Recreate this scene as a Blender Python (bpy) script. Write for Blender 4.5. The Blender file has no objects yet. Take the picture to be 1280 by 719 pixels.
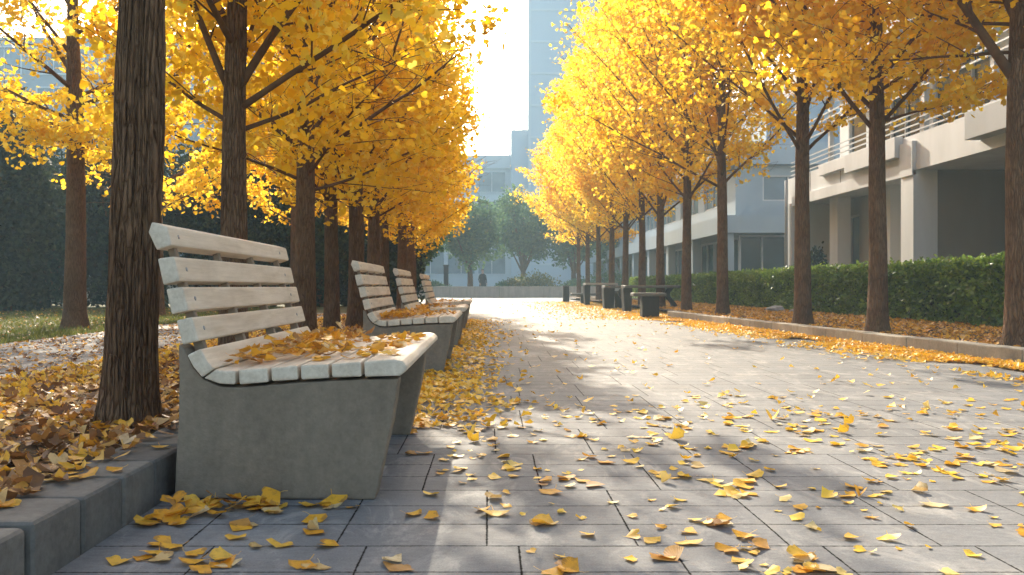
import bpy, bmesh, math, random
import numpy as np
from mathutils import Vector, Matrix, Euler, noise as mnoise

random.seed(11)
RNG = np.random.default_rng(11)
scene = bpy.context.scene
COL = scene.collection
H = 0.684            # camera height
F = 1066.7           # focal length in 1280-px pixels
VX, VY = 612.0, 358.0
R = math.radians

# ------------------------------------------------------------------ object helpers
def tag(o, label=None, cat=None, group=None, kind=None):
    if label: o['label'] = label
    if cat: o['category'] = cat
    if group: o['group'] = group
    if kind: o['kind'] = kind
    return o

def link(name, me, mat=None, parent=None, loc=None):
    o = bpy.data.objects.new(name, me)
    COL.objects.link(o)
    if mat is not None:
        me.materials.append(mat)
    if parent is not None:
        o.parent = parent
    if loc is not None:
        o.location = loc
    return o

def empty(name, loc=(0, 0, 0), rz=0.0):
    o = bpy.data.objects.new(name, None)
    COL.objects.link(o)
    o.empty_display_size = 0.2
    o.location = loc
    o.rotation_euler = (0, 0, rz)
    return o

def copy_tree(o, parent=None):
    kids = list(o.children)
    c = o.copy()
    COL.objects.link(c)
    if parent is not None:
        c.parent = parent
    for k in kids:
        copy_tree(k, c)
    return c

class MB:
    """collects shapes into one mesh"""
    def __init__(s):
        s.v = []; s.f = []
    def add(s, vs, fs):
        b = len(s.v)
        s.v += [tuple(p) for p in vs]
        s.f += [tuple(i + b for i in f) for f in fs]
    def box(s, x0, x1, y0, y1, z0, z1):
        s.add([(x0,y0,z0),(x1,y0,z0),(x1,y1,z0),(x0,y1,z0),(x0,y0,z1),(x1,y0,z1),(x1,y1,z1),(x0,y1,z1)],
              [(0,3,2,1),(4,5,6,7),(0,1,5,4),(1,2,6,5),(2,3,7,6),(3,0,4,7)])
    def prism_y(s, pts, y0, y1):
        """outline of (x, z) points extruded along y"""
        n = len(pts)
        vs = [(p[0], y0, p[1]) for p in pts] + [(p[0], y1, p[1]) for p in pts]
        fs = [tuple(range(n)), tuple(range(2*n-1, n-1, -1))]
        for i in range(n):
            j = (i+1) % n
            fs.append((i, i+n, j+n, j))
        s.add(vs, fs)
    def tube(s, pts, rads, n=8, cap=True):
        pts = [Vector(p) for p in pts]
        vs = []; fs = []
        prev = None
        for i, p in enumerate(pts):
            if i == 0: d = pts[1]-pts[0]
            elif i == len(pts)-1: d = pts[-1]-pts[-2]
            else: d = pts[i+1]-pts[i-1]
            d.normalize()
            if prev is None:
                a = Vector((1,0,0)) if abs(d.x) < 0.9 else Vector((0,1,0))
                u = d.cross(a).normalized()
            else:
                u = (prev - d*prev.dot(d)).normalized()
            prev = u
            w = d.cross(u)
            for k in range(n):
                t = 2*math.pi*k/n
                vs.append(p + (u*math.cos(t) + w*math.sin(t))*rads[i])
        for i in range(len(pts)-1):
            for k in range(n):
                k2 = (k+1) % n
                fs.append((i*n+k, i*n+k2, (i+1)*n+k2, (i+1)*n+k))
        if cap:
            fs.append(tuple(range(n-1, -1, -1)))
            b = (len(pts)-1)*n
            fs.append(tuple(range(b, b+n)))
        s.add(vs, fs)
    def mesh(s, name, bevel=0.0, segs=2, smooth=False, fix=True):
        me = bpy.data.meshes.new(name)
        me.from_pydata(s.v, [], s.f)
        if fix or bevel:
            bm = bmesh.new(); bm.from_mesh(me)
            bmesh.ops.recalc_face_normals(bm, faces=bm.faces)
            if bevel:
                es = [e for e in bm.edges if len(e.link_faces) == 2 and e.calc_face_angle(0) > 0.45]
                bmesh.ops.bevel(bm, geom=es, offset=bevel, segments=segs, affect='EDGES', profile=0.6)
            bm.to_mesh(me); bm.free()
        if smooth:
            me.polygons.foreach_set('use_smooth', [True]*len(me.polygons))
        return me
    def build(s, name, mat, parent=None, bevel=0.0, segs=2, smooth=False, loc=None):
        return link(name, s.mesh(name, bevel, segs, smooth), mat, parent, loc)

def np_mesh(name, verts, faces, smooth=False):
    verts = np.ascontiguousarray(verts, dtype=np.float32)
    faces = np.ascontiguousarray(faces, dtype=np.int32)
    m, k = faces.shape
    me = bpy.data.meshes.new(name)
    me.vertices.add(len(verts)); me.vertices.foreach_set('co', verts.ravel())
    me.loops.add(m*k); me.loops.foreach_set('vertex_index', faces.ravel())
    me.polygons.add(m); me.polygons.foreach_set('loop_start', np.arange(0, m*k, k, dtype=np.int32))
    if smooth:
        me.polygons.foreach_set('use_smooth', np.ones(m, dtype=bool))
    me.update(calc_edges=True)
    return me

def rot_from(ax, ay, az):
    """batch of rotation matrices Rz*Ry*Rx"""
    cx, sx, cy, sy, cz, sz = np.cos(ax), np.sin(ax), np.cos(ay), np.sin(ay), np.cos(az), np.sin(az)
    M = np.empty((len(ax), 3, 3))
    M[:,0,0] = cz*cy; M[:,0,1] = cz*sy*sx - sz*cx; M[:,0,2] = cz*sy*cx + sz*sx
    M[:,1,0] = sz*cy; M[:,1,1] = sz*sy*sx + cz*cx; M[:,1,2] = sz*sy*cx - cz*sx
    M[:,2,0] = -sy;   M[:,2,1] = cy*sx;            M[:,2,2] = cy*cx
    return M

def rand_rot(n, rng):
    q = rng.normal(size=(n, 4)); q /= np.linalg.norm(q, axis=1)[:, None]
    w, x, y, z = q.T
    M = np.empty((n,3,3))
    M[:,0,0]=1-2*(y*y+z*z); M[:,0,1]=2*(x*y-z*w); M[:,0,2]=2*(x*z+y*w)
    M[:,1,0]=2*(x*y+z*w); M[:,1,1]=1-2*(x*x+z*z); M[:,1,2]=2*(y*z-x*w)
    M[:,2,0]=2*(x*z-y*w); M[:,2,1]=2*(y*z+x*w); M[:,2,2]=1-2*(x*x+y*y)
    return M

FAN = np.array([(0,0,0),(-.42,.42,.05),(-.50,.72,.10),(-.22,.98,.03),(0,.80,0),(.22,.98,.03),(.50,.72,.10),(.42,.42,.05)], float)
FAN_F = np.array([[0,7,6,5,4,3,2,1]])
OVAL = np.array([(0,0,0),(-.26,.3,.05),(-.24,.7,.05),(0,1,-.05),(.24,.7,.05),(.26,.3,.05)], float)
OVAL_F = np.array([[0,5,4,3,2,1]])

def leaf_cloud(name, P, size, rots, tmpl, tf):
    n = len(P); k = len(tmpl)
    V = np.einsum('nij,kj->nki', rots, tmpl) * np.asarray(size)[:, None, None] + np.asarray(P)[:, None, :]
    Fc = (tf[None, :, :] + (np.arange(n)*k)[:, None, None]).reshape(-1, tf.shape[1])
    return np_mesh(name, V.reshape(-1, 3), Fc)

# ------------------------------------------------------------------ material helpers
class NT:
    def __init__(s, name):
        s.m = bpy.data.materials.new(name); s.m.use_nodes = True
        s.t = s.m.node_tree; s.t.nodes.clear()
        s.out = s.n('ShaderNodeOutputMaterial')
    def n(s, typ, **kw):
        nd = s.t.nodes.new(typ)
        for k, v in kw.items():
            if k.startswith('i_'):
                nm = k[2:].replace('_', ' ')
                nd.inputs[nm].default_value = v
            else:
                setattr(nd, k, v)
        return nd
    def l(s, a, b):
        s.t.links.new(a, b)
    def math(s, op, a, b=None, c=None):
        nd = s.n('ShaderNodeMath', operation=op)
        for i, x in enumerate((a, b, c)):
            if x is None: continue
            if isinstance(x, (int, float)): nd.inputs[i].default_value = x
            else: s.l(x, nd.inputs[i])
        return nd.outputs[0]
    def ramp(s, fac, stops, interp='LINEAR'):
        nd = s.n('ShaderNodeValToRGB')
        nd.color_ramp.interpolation = interp
        els = nd.color_ramp.elements
        while len(els) > 1: els.remove(els[0])
        els[0].position = stops[0][0]; els[0].color = (*stops[0][1], 1)
        for p, c in stops[1:]:
            e = els.new(p); e.color = (*c, 1)
        s.l(fac, nd.inputs[0])
        return nd.outputs[0]
    def coords(s, kind='Object', scale=(1,1,1)):
        tc = s.n('ShaderNodeTexCoord'); mp = s.n('ShaderNodeMapping')
        mp.inputs['Scale'].default_value = scale
        s.l(tc.outputs[kind], mp.inputs['Vector'])
        return mp.outputs[0]
    def noise(s, vec, scale, detail=4, rough=.55, dist=0.0):
        nd = s.n('ShaderNodeTexNoise')
        nd.inputs['Scale'].default_value = scale; nd.inputs['Detail'].default_value = detail
        nd.inputs['Roughness'].default_value = rough; nd.inputs['Distortion'].default_value = dist
        s.l(vec, nd.inputs['Vector'])
        return nd.outputs[0]
    def mix(s, fac, a, b, blend='MIX'):
        nd = s.n('ShaderNodeMix', data_type='RGBA', blend_type=blend)
        for i, x in ((0, fac), (6, a), (7, b)):
            if isinstance(x, (int, float)): nd.inputs[i].default_value = x
            elif isinstance(x, tuple): nd.inputs[i].default_value = (*x, 1)
            else: s.l(x, nd.inputs[i])
        return nd.outputs[2]
    def bump(s, h, strength=.5, dist=.01):
        nd = s.n('ShaderNodeBump'); nd.inputs['Strength'].default_value = strength
        nd.inputs['Distance'].default_value = dist
        s.l(h, nd.inputs['Height'])
        return nd.outputs[0]
    def bsdf(s, color, rough=.7, spec=.3, normal=None, metal=0.0):
        b = s.n('ShaderNodeBsdfPrincipled')
        b.inputs['Roughness'].default_value = .5
        for nm, x in (('Base Color', color), ('Roughness', rough), ('Specular IOR Level', spec), ('Metallic', metal)):
            if isinstance(x, tuple): b.inputs[nm].default_value = (*x, 1)
            elif isinstance(x, (int, float)): b.inputs[nm].default_value = x
            else: s.l(x, b.inputs[nm])
        if normal is not None: s.l(normal, b.inputs['Normal'])
        return b.outputs[0]
    def done(s, sh):
        s.l(sh, s.out.inputs['Surface']); return s.m

def mat_plain(name, col, rough=.7, spec=.3, var=.15, nscale=3.0, bump=.15, bdist=.004, fine=60.0, streak=False):
    t = NT(name)
    v = t.coords('Object', (1,1,.25) if streak else (1,1,1))
    n1 = t.noise(v, nscale, 5, .6)
    n2 = t.noise(t.coords('Object'), fine, 3, .6)
    lo = tuple(c*(1-var) for c in col); hi = tuple(min(1, c*(1+var)) for c in col)
    c = t.ramp(n1, [(.3, lo), (.7, hi)])
    c = t.mix(.12, c, t.ramp(n2, [(.35, tuple(x*.6 for x in col)), (.65, hi)]))
    return t.done(t.bsdf(c, rough, spec, t.bump(n2, bump, bdist)))

def mat_leaf(name, stops, trans=.5, rough=.55, spec=.25, tint=(1.0,1.0,1.0)):
    t = NT(name)
    g = t.n('ShaderNodeNewGeometry'); oi = t.n('ShaderNodeObjectInfo')
    r = t.math('FRACT', t.math('ADD', g.outputs['Random Per Island'], oi.outputs['Random']))
    c = t.ramp(r, stops)
    nz = t.noise(t.coords('Object'), .9, 3)
    c = t.mix(.22, c, t.ramp(nz, [(.35, stops[0][1]), (.65, stops[-1][1])]))
    d = t.bsdf(c, rough, spec)
    tr = t.n('ShaderNodeBsdfTranslucent')
    t.l(t.mix(1.0, c, tint, 'MULTIPLY'), tr.inputs['Color'])
    mx = t.n('ShaderNodeMixShader'); mx.inputs[0].default_value = trans
    t.l(d, mx.inputs[1]); t.l(tr.outputs[0], mx.inputs[2])
    return t.done(mx.outputs[0])

def mat_fallen(name, stops, trans=.25, veins=False):
    """a dry ginkgo leaf: fan veins, browned spots"""
    t = NT(name)
    g = t.n('ShaderNodeNewGeometry'); oi = t.n('ShaderNodeObjectInfo')
    r = t.math('FRACT', t.math('ADD', g.outputs['Random Per Island'], oi.outputs['Random']))
    c = t.ramp(r, stops)
    v = t.coords('Object')
    n = t.noise(v, 38, 4, .65)
    spot = t.ramp(n, [(.52, (0,0,0)), (.75, (1,1,1))])
    c = t.mix(t.math('MULTIPLY', spot, .55), c, (.22,.10,.03))
    n2 = t.noise(v, 160, 2)
    h = n2
    if veins:       # fan veins from the stalk, browned rim
        tc = t.n('ShaderNodeTexCoord'); sp = t.n('ShaderNodeSeparateXYZ'); t.l(tc.outputs['Object'], sp.inputs[0])
        yy = t.math('ADD', sp.outputs[1], .027)
        an = t.math('ARCTAN2', sp.outputs[0], yy)
        vn = t.math('SINE', t.math('ADD', t.math('MULTIPLY', an, 62.0), t.math('MULTIPLY', n, 3.0)))
        rr = t.math('SQRT', t.math('ADD', t.math('MULTIPLY', sp.outputs[0], sp.outputs[0]), t.math('MULTIPLY', yy, yy)))
        rim = t.math('ADD', t.math('MULTIPLY', rr, 19.0), t.math('MULTIPLY', t.math('SUBTRACT', n, .5), 1.6))
        rim = t.ramp(rim, [(.80,(0,0,0)),(1.0,(1,1,1))])
        rm = t.math('MULTIPLY', rim, t.math('MULTIPLY', oi.outputs['Random'], .9))
        c = t.mix(rm, c, (.30,.14,.035))
        c = t.mix(t.math('MULTIPLY', t.math('ADD', t.math('MULTIPLY', vn, .5), .5), .16), c, (.50,.26,.04))
        h = t.math('ADD', t.math('MULTIPLY', vn, .5), t.math('MULTIPLY', n, 1.5))
    d = t.bsdf(c, .5, .35, t.bump(h, .4, .0015))
    tr = t.n('ShaderNodeBsdfTranslucent'); t.l(c, tr.inputs['Color'])
    mx = t.n('ShaderNodeMixShader'); mx.inputs[0].default_value = trans
    t.l(d, mx.inputs[1]); t.l(tr.outputs[0], mx.inputs[2])
    return t.done(mx.outputs[0])

def mat_bark():
    """brown bark: long braided plates parted by dark fissures"""
    t = NT('bark')
    v = t.coords('Object', (1,1,.115))
    w = t.noise(t.coords('Object', (1,1,.55)), 7, 4, .6)
    comb = t.n('ShaderNodeCombineXYZ'); t.l(w, comb.inputs[0]); t.l(w, comb.inputs[1])
    vm = t.n('ShaderNodeVectorMath', operation='MULTIPLY_ADD')
    t.l(comb.outputs[0], vm.inputs[0]); vm.inputs[1].default_value = (.045,-.045,0); t.l(v, vm.inputs[2])
    vo = t.n('ShaderNodeTexVoronoi', feature='DISTANCE_TO_EDGE'); vo.inputs['Scale'].default_value = 52
    t.l(vm.outputs[0], vo.inputs['Vector'])
    plate = t.ramp(vo.outputs['Distance'], [(.0,(0,0,0)),(.10,(.45,.45,.45)),(.32,(1,1,1))])
    fine = t.noise(t.coords('Object', (1,1,.22)), 120, 4, .65)
    big = t.noise(t.coords('Object'), 2.2, 4, .6)
    h = t.math('ADD', plate, t.math('MULTIPLY', fine, .45))
    c = t.ramp(h, [(.15,(.045,.022,.011)),(.55,(.130,.072,.038)),(1.0,(.225,.132,.074)),])
    c = t.mix(.40, c, t.ramp(big, [(.32,(.095,.052,.027)),(.5,(.18,.105,.058)),(.68,(.27,.175,.105))]))
    return t.done(t.bsdf(c, .85, .15, t.bump(h, 1.0, .016)))

def mat_paving():
    """running slabs 0.2 m deep and 0.4 m wide, the long joints shifting every few rows"""
    t = NT('paving')
    tc = t.n('ShaderNodeTexCoord'); sp = t.n('ShaderNodeSeparateXYZ')
    t.l(tc.outputs['Object'], sp.inputs[0])
    wob = t.noise(t.coords('Object'), 1.2, 2)
    x = t.math('ADD', sp.outputs[0], t.math('MULTIPLY', wob, .012))
    y = t.math('ADD', sp.outputs[1], t.math('MULTIPLY', wob, .016))
    RH, TW = .205, .40
    yr = t.math('DIVIDE', y, RH)
    row = t.math('FLOOR', yr)
    grp = t.math('FLOOR', t.math('DIVIDE', t.math('ADD', row, 1.0), 3.0))
    wn = t.n('ShaderNodeTexWhiteNoise', noise_dimensions='1D'); t.l(grp, wn.inputs['W'])
    xr = t.math('ADD', t.math('DIVIDE', x, TW), wn.outputs['Value'])
    col = t.math('FLOOR', xr)
    fx = t.math('FRACT', xr); fy = t.math('FRACT', yr)
    ex = t.math('MULTIPLY', t.math('MINIMUM', fx, t.math('SUBTRACT', 1.0, fx)), TW)
    ey = t.math('MULTIPLY', t.math('MINIMUM', fy, t.math('SUBTRACT', 1.0, fy)), RH)
    e = t.math('MINIMUM', ex, ey)
    rag = t.noise(t.coords('Object'), 70, 3)
    e2 = t.math('ADD', e, t.math('MULTIPLY', t.math('SUBTRACT', rag, .5), .0075))
    mr = t.n('ShaderNodeMapRange', interpolation_type='SMOOTHSTEP')
    mr.inputs['From Min'].default_value = .0006; mr.inputs['From Max'].default_value = .0045
    t.l(e2, mr.inputs['Value'])
    joint = mr.outputs[0]                       # 0 in the joint, 1 on the slab
    cid = t.n('ShaderNodeCombineXYZ'); t.l(col, cid.inputs[0]); t.l(row, cid.inputs[1])
    wn2 = t.n('ShaderNodeTexWhiteNoise', noise_dimensions='3D'); t.l(cid.outputs[0], wn2.inputs['Vector'])
    base = t.ramp(wn2.outputs['Value'], [(0,(0.123,0.130,0.143)),(.5,(0.166,0.168,0.180)),(1,(0.220,0.215,0.208))])
    st = t.noise(t.coords('Object', (1,1.6,1)), 2.2, 6, .65)
    base = t.mix(.6, base, t.ramp(st, [(.33,(0.078,0.081,0.090)),(.5,(0.168,0.172,0.180)),(.68,(0.285,0.269,0.247))]))
    gr = t.noise(t.coords('Object', (1,2.2,1)), 24, 5, .7)
    base = t.mix(.38, base, t.ramp(gr, [(.3,(0.078,0.081,0.088)),(.7,(0.271,0.266,0.260))]))
    blot = t.noise(t.coords('Object'), .75, 7, .72, .6)
    base = t.mix(t.math('MULTIPLY', t.ramp(blot, [(.46,(0,0,0)),(.62,(1,1,1))]), .50), base, (0.099,0.096,0.095))
    dust = t.noise(t.coords('Object', (1.7,.8,1)), 3.1, 7, .75, .8)
    base = t.mix(t.math('MULTIPLY', t.ramp(dust, [(.52,(0,0,0)),(.70,(1,1,1))]), .55), base, (0.464,0.435,0.389))
    spots = t.n('ShaderNodeTexVoronoi'); spots.inputs['Scale'].default_value = 9; t.l(t.coords('Object'), spots.inputs['Vector'])
    base = t.mix(t.math('MULTIPLY', t.ramp(spots.outputs['Distance'], [(.05,(1,1,1)),(.10,(0,0,0))]), .35), base, (0.070,0.064,0.058))
    fine = t.noise(t.coords('Object'), 190, 3, .7)
    base = t.mix(.15, base, t.ramp(fine, [(.35,(0.043,0.043,0.045)),(.65,(0.397,0.390,0.375))]))
    c = t.mix(joint, (.022,.019,.016), base)
    h = t.math('ADD', t.math('MULTIPLY', joint, .45), t.math('ADD', t.math('MULTIPLY', gr, .35), t.math('MULTIPLY', fine, .12)))
    tilt = t.math('MULTIPLY', t.math('MULTIPLY', t.math('SUBTRACT', wn2.outputs['Value'], .5), fy), 1.1)
    h = t.math('ADD', h, tilt)
    ro = t.ramp(st, [(.3,(.64,.64,.64)),(.7,(.82,.82,.82))])
    sp_ = t.math('MULTIPLY', joint, .18)
    return t.done(t.bsdf(c, ro, sp_, t.bump(h, .55, .006)))

def mat_soil():
    t = NT('soil')
    v = t.coords('Object')
    n1 = t.noise(v, 14, 6, .7); n2 = t.noise(v, 60, 4, .7)
    c = t.ramp(n1, [(.3,(.035,.022,.013)),(.5,(.075,.045,.022)),(.7,(.16,.085,.03))])
    c = t.mix(.4, c, t.ramp(n2, [(.4,(.03,.02,.012)),(.7,(.22,.12,.035))]))
    return t.done(t.bsdf(c, .9, .15, t.bump(n2, .8, .02)))

def mat_ground():
    t = NT('ground')
    v = t.coords('Object')
    n1 = t.noise(v, .4, 6, .6); n2 = t.noise(v, 20, 5, .7)
    c = t.ramp(n1, [(.35,(.07,.085,.03)),(.65,(.13,.12,.06))])
    c = t.mix(.5, c, t.ramp(n2, [(.3,(.04,.05,.02)),(.7,(.15,.14,.06))]))
    return t.done(t.bsdf(c, .9, .2, t.bump(n2, .6, .03)))

def mat_concrete(name, lo, hi, rough=.75, pits=True, streak=.2, isl=False):
    t = NT(name)
    v = t.coords('Object')
    n1 = t.noise(v, 3.2, 6, .65, .4); n2 = t.noise(v, 42, 5, .7); n3 = t.noise(v, 170, 3, .7)
    c = t.ramp(n1, [(.3, lo), (.7, hi)])
    c = t.mix(.3, c, t.ramp(n2, [(.35, tuple(x*.55 for x in lo)), (.65, tuple(min(1,x*1.15) for x in hi))]))
    st = t.noise(t.coords('Object', (3,3,.25)), 3, 4)
    c = t.mix(streak, c, t.ramp(st, [(.4, tuple(x*.5 for x in lo)), (.6, hi)]))
    h = t.math('ADD', t.math('MULTIPLY', n2, .6), t.math('MULTIPLY', n3, .3))
    if isl:
        g = t.n('ShaderNodeNewGeometry')
        k = t.ramp(g.outputs['Random Per Island'], [(0,(.72,.72,.73)),(.5,(.95,.94,.92)),(1,(1.15,1.12,1.08))])
        c = t.mix(1.0, c, k, 'MULTIPLY')
    return t.done(t.bsdf(c, rough, .3, t.bump(h, .45, .006)))

def mat_wood():
    """old pale painted slats, grain along Y"""
    t = NT('pale_slat_paint')
    oi = t.n('ShaderNodeObjectInfo')
    v = t.coords('Object', (1, .06, 1))
    g = t.noise(v, 70, 5, .65, .6)
    g2 = t.noise(t.coords('Object', (1,.15,1)), 14, 5, .6)
    w = t.noise(t.coords('Object'), 6, 5, .7)
    c = t.ramp(g2, [(.3,(.55,.455,.345)),(.5,(.66,.565,.445)),(.7,(.74,.65,.53))])
    c = t.mix(.22, c, t.ramp(g, [(.35,(.33,.25,.17)),(.6,(.76,.68,.57))]))
    c = t.mix(t.math('MULTIPLY', t.ramp(w, [(.52,(0,0,0)),(.72,(1,1,1))]), .30), c, (.38,.31,.23))
    h = t.math('ADD', g, t.math('MULTIPLY', w, .4))
    return t.done(t.bsdf(c, .6, .3, t.bump(h, .3, .003)))

def mat_glass(name, col, rough=.12):
    t = NT(name)
    v = t.coords('Object')
    n = t.noise(v, .7, 3)
    c = t.ramp(n, [(.3, tuple(x*.6 for x in col)), (.7, col)])
    return t.done(t.bsdf(c, rough, .8, t.bump(n, .06, .05)))

GOLD = [(0,(.87,.46,.010)),(.35,(.94,.57,.014)),(.7,(.96,.65,.028)),(.93,(.96,.75,.13)),(1,(.80,.74,.10))]
M = {}
M['bark'] = mat_bark()
M['twig'] = mat_plain('twig_bark', (.12,.066,.034), .85, .15, .3, 9, .4, .004, 80)
M['leaf'] = mat_leaf('ginkgo_leaves', GOLD, .70)
M['leaf_deep'] = mat_leaf('ginkgo_leaves_deep', [(0,(.87,.48,.010)),(.35,(.93,.59,.015)),(.7,(.96,.67,.03)),(1,(.97,.77,.12))], .72)
M['fallen_gold'] = mat_fallen('fallen_gold', [(0,(.80,.36,.02)),(.5,(.88,.46,.03)),(1,(.90,.56,.08))], .3, True)
M['fallen_tan'] = mat_fallen('fallen_tan', [(0,(.62,.42,.16)),(.5,(.72,.52,.24)),(1,(.78,.64,.38))], .3, True)
M['fallen_brown'] = mat_fallen('fallen_brown', [(0,(.36,.17,.05)),(.5,(.50,.25,.06)),(1,(.62,.30,.05))], .25, True)
M['litter'] = mat_fallen('litter', [(0,(.12,.055,.022)),(.25,(.28,.125,.04)),(.45,(.46,.22,.06)),(.6,(.74,.36,.03)),(.78,(.84,.47,.05)),(.9,(.60,.42,.24)),(1,(.30,.16,.08))])
M['litter_orange'] = mat_fallen('litter_orange', [(0,(.34,.15,.035)),(.2,(.58,.27,.04)),(.5,(.78,.38,.03)),(.85,(.86,.48,.05)),(1,(.62,.40,.16))])
M['litter_gold'] = mat_fallen('litter_gold', [(0,(.74,.38,.04)),(.3,(.88,.50,.03)),(.8,(.93,.60,.06)),(1,(.78,.60,.28))])
M['paving'] = mat_paving()
M['soil'] = mat_soil()
M['ground'] = mat_ground()
M['bench_concrete'] = mat_concrete('bench_concrete', (.185,.146,.106), (.275,.222,.165), .8, streak=.18)
M['kerb_stone'] = mat_concrete('kerb_stone', (.105,.096,.086), (.20,.185,.165), .75, streak=.1, isl=True)
M['kerb_tan'] = mat_concrete('kerb_tan', (.26,.23,.19), (.40,.36,.30), .8, isl=True)
M['wood'] = mat_wood()
M['upright'] = mat_plain('dark_upright', (.26,.205,.15), .75, .25, .2, 8, .3, .003, 60)  # darker brown than the bench slats
M['dark_stone'] = mat_concrete('dark_stone', (.022,.022,.022), (.042,.042,.041), .7)
M['top_stone'] = mat_concrete('table_top_stone', (.10,.10,.097), (.18,.18,.17), .5)
M['white_wall'] = mat_plain('white_render', (.62,.635,.65), .75, .25, .13, 1.1, .1, .004, 40, True)
M['grey_wall'] = mat_plain('grey_render', (.40,.41,.42), .75, .25, .1, .8, .1, .004, 40, True)
M['brown_wall'] = mat_plain('brown_render', (.24,.205,.175), .8, .2, .1, .8, .1, .004, 40, True)
M['blue_wall'] = mat_plain('blue_grey_cladding', (.30,.37,.43), .6, .35, .08, .5, .08, .004, 30, True)
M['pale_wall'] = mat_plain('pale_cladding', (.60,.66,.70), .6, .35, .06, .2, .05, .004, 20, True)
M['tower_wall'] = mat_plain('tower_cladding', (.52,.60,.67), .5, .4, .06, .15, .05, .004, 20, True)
M['glass'] = mat_glass('teal_glass', (.04,.085,.10))
M['dark_glass'] = mat_glass('dark_glass', (.025,.035,.045), .08)
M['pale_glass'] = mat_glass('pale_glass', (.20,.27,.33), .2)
M['rail_metal'] = mat_plain('white_rail', (.50,.52,.54), .4, .5, .05, 2)
M['wall_stone'] = mat_concrete('low_wall_stone', (.38,.35,.31), (.52,.48,.43), .8)
M['hedge_leaf'] = mat_leaf('hedge_leaves', [(0,(0.065,0.121,0.023)),(.4,(0.130,0.227,0.032)),(.8,(0.211,0.324,0.049)),(1,(0.356,0.470,0.082))], .45, .3, .6)
M['dark_leaf'] = mat_leaf('evergreen_leaves', [(0,(0.006,0.014,0.011)),(.5,(0.016,0.035,0.024)),(1,(0.064,0.104,0.051))], .15, .8, .05)
M['grey_leaf'] = mat_leaf('grey_evergreen_leaves', [(0,(.014,.024,.018)),(.5,(.035,.055,.036)),(1,(.085,.11,.06))], .2, .7, .1)
M['green_leaf'] = mat_leaf('broad_leaves', [(0,(0.051,0.123,0.080)),(.5,(0.102,0.196,0.109)),(1,(0.189,0.290,0.109))], .4, .7, .12)  # pale bluish haze of the far trees partly put into leaf colour
M['olive_leaf'] = mat_leaf('olive_leaves', [(0,(.05,.08,.02)),(.5,(.11,.14,.03)),(1,(.30,.24,.04))], .4)
M['grass'] = mat_leaf('grass_blades', [(0,(.07,.10,.02)),(.5,(.13,.16,.03)),(1,(.26,.24,.06))], .35)
M['core'] = mat_plain('hedge_core', (.015,.018,.010), .95, .05, .3, 8)
M['coat'] = mat_plain('dark_coat', (.020,.022,.028), .85, .2, .2, 12)
M['skin'] = mat_plain('skin', (.45,.29,.21), .6, .35, .05, 12)
M['hair'] = mat_plain('dark_hair', (.015,.012,.010), .5, .4, .2, 20)
M['rock'] = mat_concrete('pale_rock', (.32,.31,.29), (.55,.53,.50), .85)

# ------------------------------------------------------------------ setting: ground, paths, beds
def sheet(name, pts, z, mat, sub=None):
    me = bpy.data.meshes.new(name)
    me.from_pydata([(x, y, z) for x, y in pts], [], [tuple(range(len(pts)))])
    o = link(name, me, mat)
    tag(o, kind='structure')
    return o

def kx(Y):          # right kerb's path-side line
    return 4.57 - .064*(Y - 7.3)

sheet('ground', [(-300,-300),(300,-300),(300,300),(-300,300)], -.008, M['ground'])
sheet('path', [(-1.04,-6),(14,-6),(14,51.6),(-3.3,51.6),(-3.3,22),(-1.04,22)], 0.0, M['paving'])
sheet('side_path', [(-5.8,-2),(-3.17,-2),(-3.17,22),(-5.8,22)], 0.0, M['paving'])

def bed(name, x0, x1, y0, y1, z, amp, nx, ny, xf=None):
    vs = []; fs = []
    for j in range(ny+1):
        for i in range(nx+1):
            y = y0 + (y1-y0)*j/ny
            a = x0 if xf is None else xf(y)
            x = a + (x1-a)*i/nx
            n = mnoise.noise(Vector((x*2.1, y*2.1, 0)))*amp + mnoise.noise(Vector((x*9, y*9, 3)))*amp*.4
            vs.append((x, y, z + n))
    for j in range(ny):
        for i in range(nx):
            a = j*(nx+1)+i
            fs.append((a, a+1, a+nx+2, a+nx+1))
    me = bpy.data.meshes.new(name); me.from_pydata(vs, [], fs)
    me.polygons.foreach_set('use_smooth', [True]*len(me.polygons))
    return tag(link(name, me, M['soil']), kind='structure')

def bedz(x):        # left bed falls to the side path
    t = min(1, max(0, (-1.3 - x)/1.85))
    return .115 - .085*t*t
vs = []; fs = []; NX, NY = 24, 150
for j in range(NY+1):
    for i in range(NX+1):
        x = -3.16 + (3.16-1.24)*i/NX; y = 2.1 + 19.8*j/NY
        vs.append((x, y, bedz(x) + mnoise.noise(Vector((x*2.3,y*2.3,0)))*.014 + mnoise.noise(Vector((x*9,y*9,5)))*.006))
for j in range(NY):
    for i in range(NX):
        a = j*(NX+1)+i; fs.append((a,a+1,a+NX+2,a+NX+1))
me = bpy.data.meshes.new('soil_bed'); me.from_pydata(vs, [], fs)
me.polygons.foreach_set('use_smooth', [True]*len(me.polygons))
tag(link('soil_bed', me, M['soil']), kind='structure')
bed('hedge_bed', 4, 9.9, 1.0, 48, .118, .012, 20, 120, lambda y: kx(y)+.2 if y < 19 else 4.15)

# left kerb: rounded stone blocks along X = -1.04, turning left at Y = 1.94
kb = MB()
y = 1.94
BL = .245
while y < 21.5:
    n = BL + random.uniform(-.02, .02)
    dx = random.uniform(-.006, .006); dz = random.uniform(-.005, .005)
    kb.box(-1.255+dx, -1.04+dx, y+.0055, y+n-.0055, -.05, .142+dz)
    y += n
x = -1.045
while x > -3.6:
    n = BL + random.uniform(-.02, .02)
    kb.box(x-n+.003, x-.003, 1.72, 1.933, -.05, .140+random.uniform(-.003,.003))
    x -= n
o = kb.build('kerb', M['kerb_stone'], bevel=.018, segs=3); tag(o, kind='structure')

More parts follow.
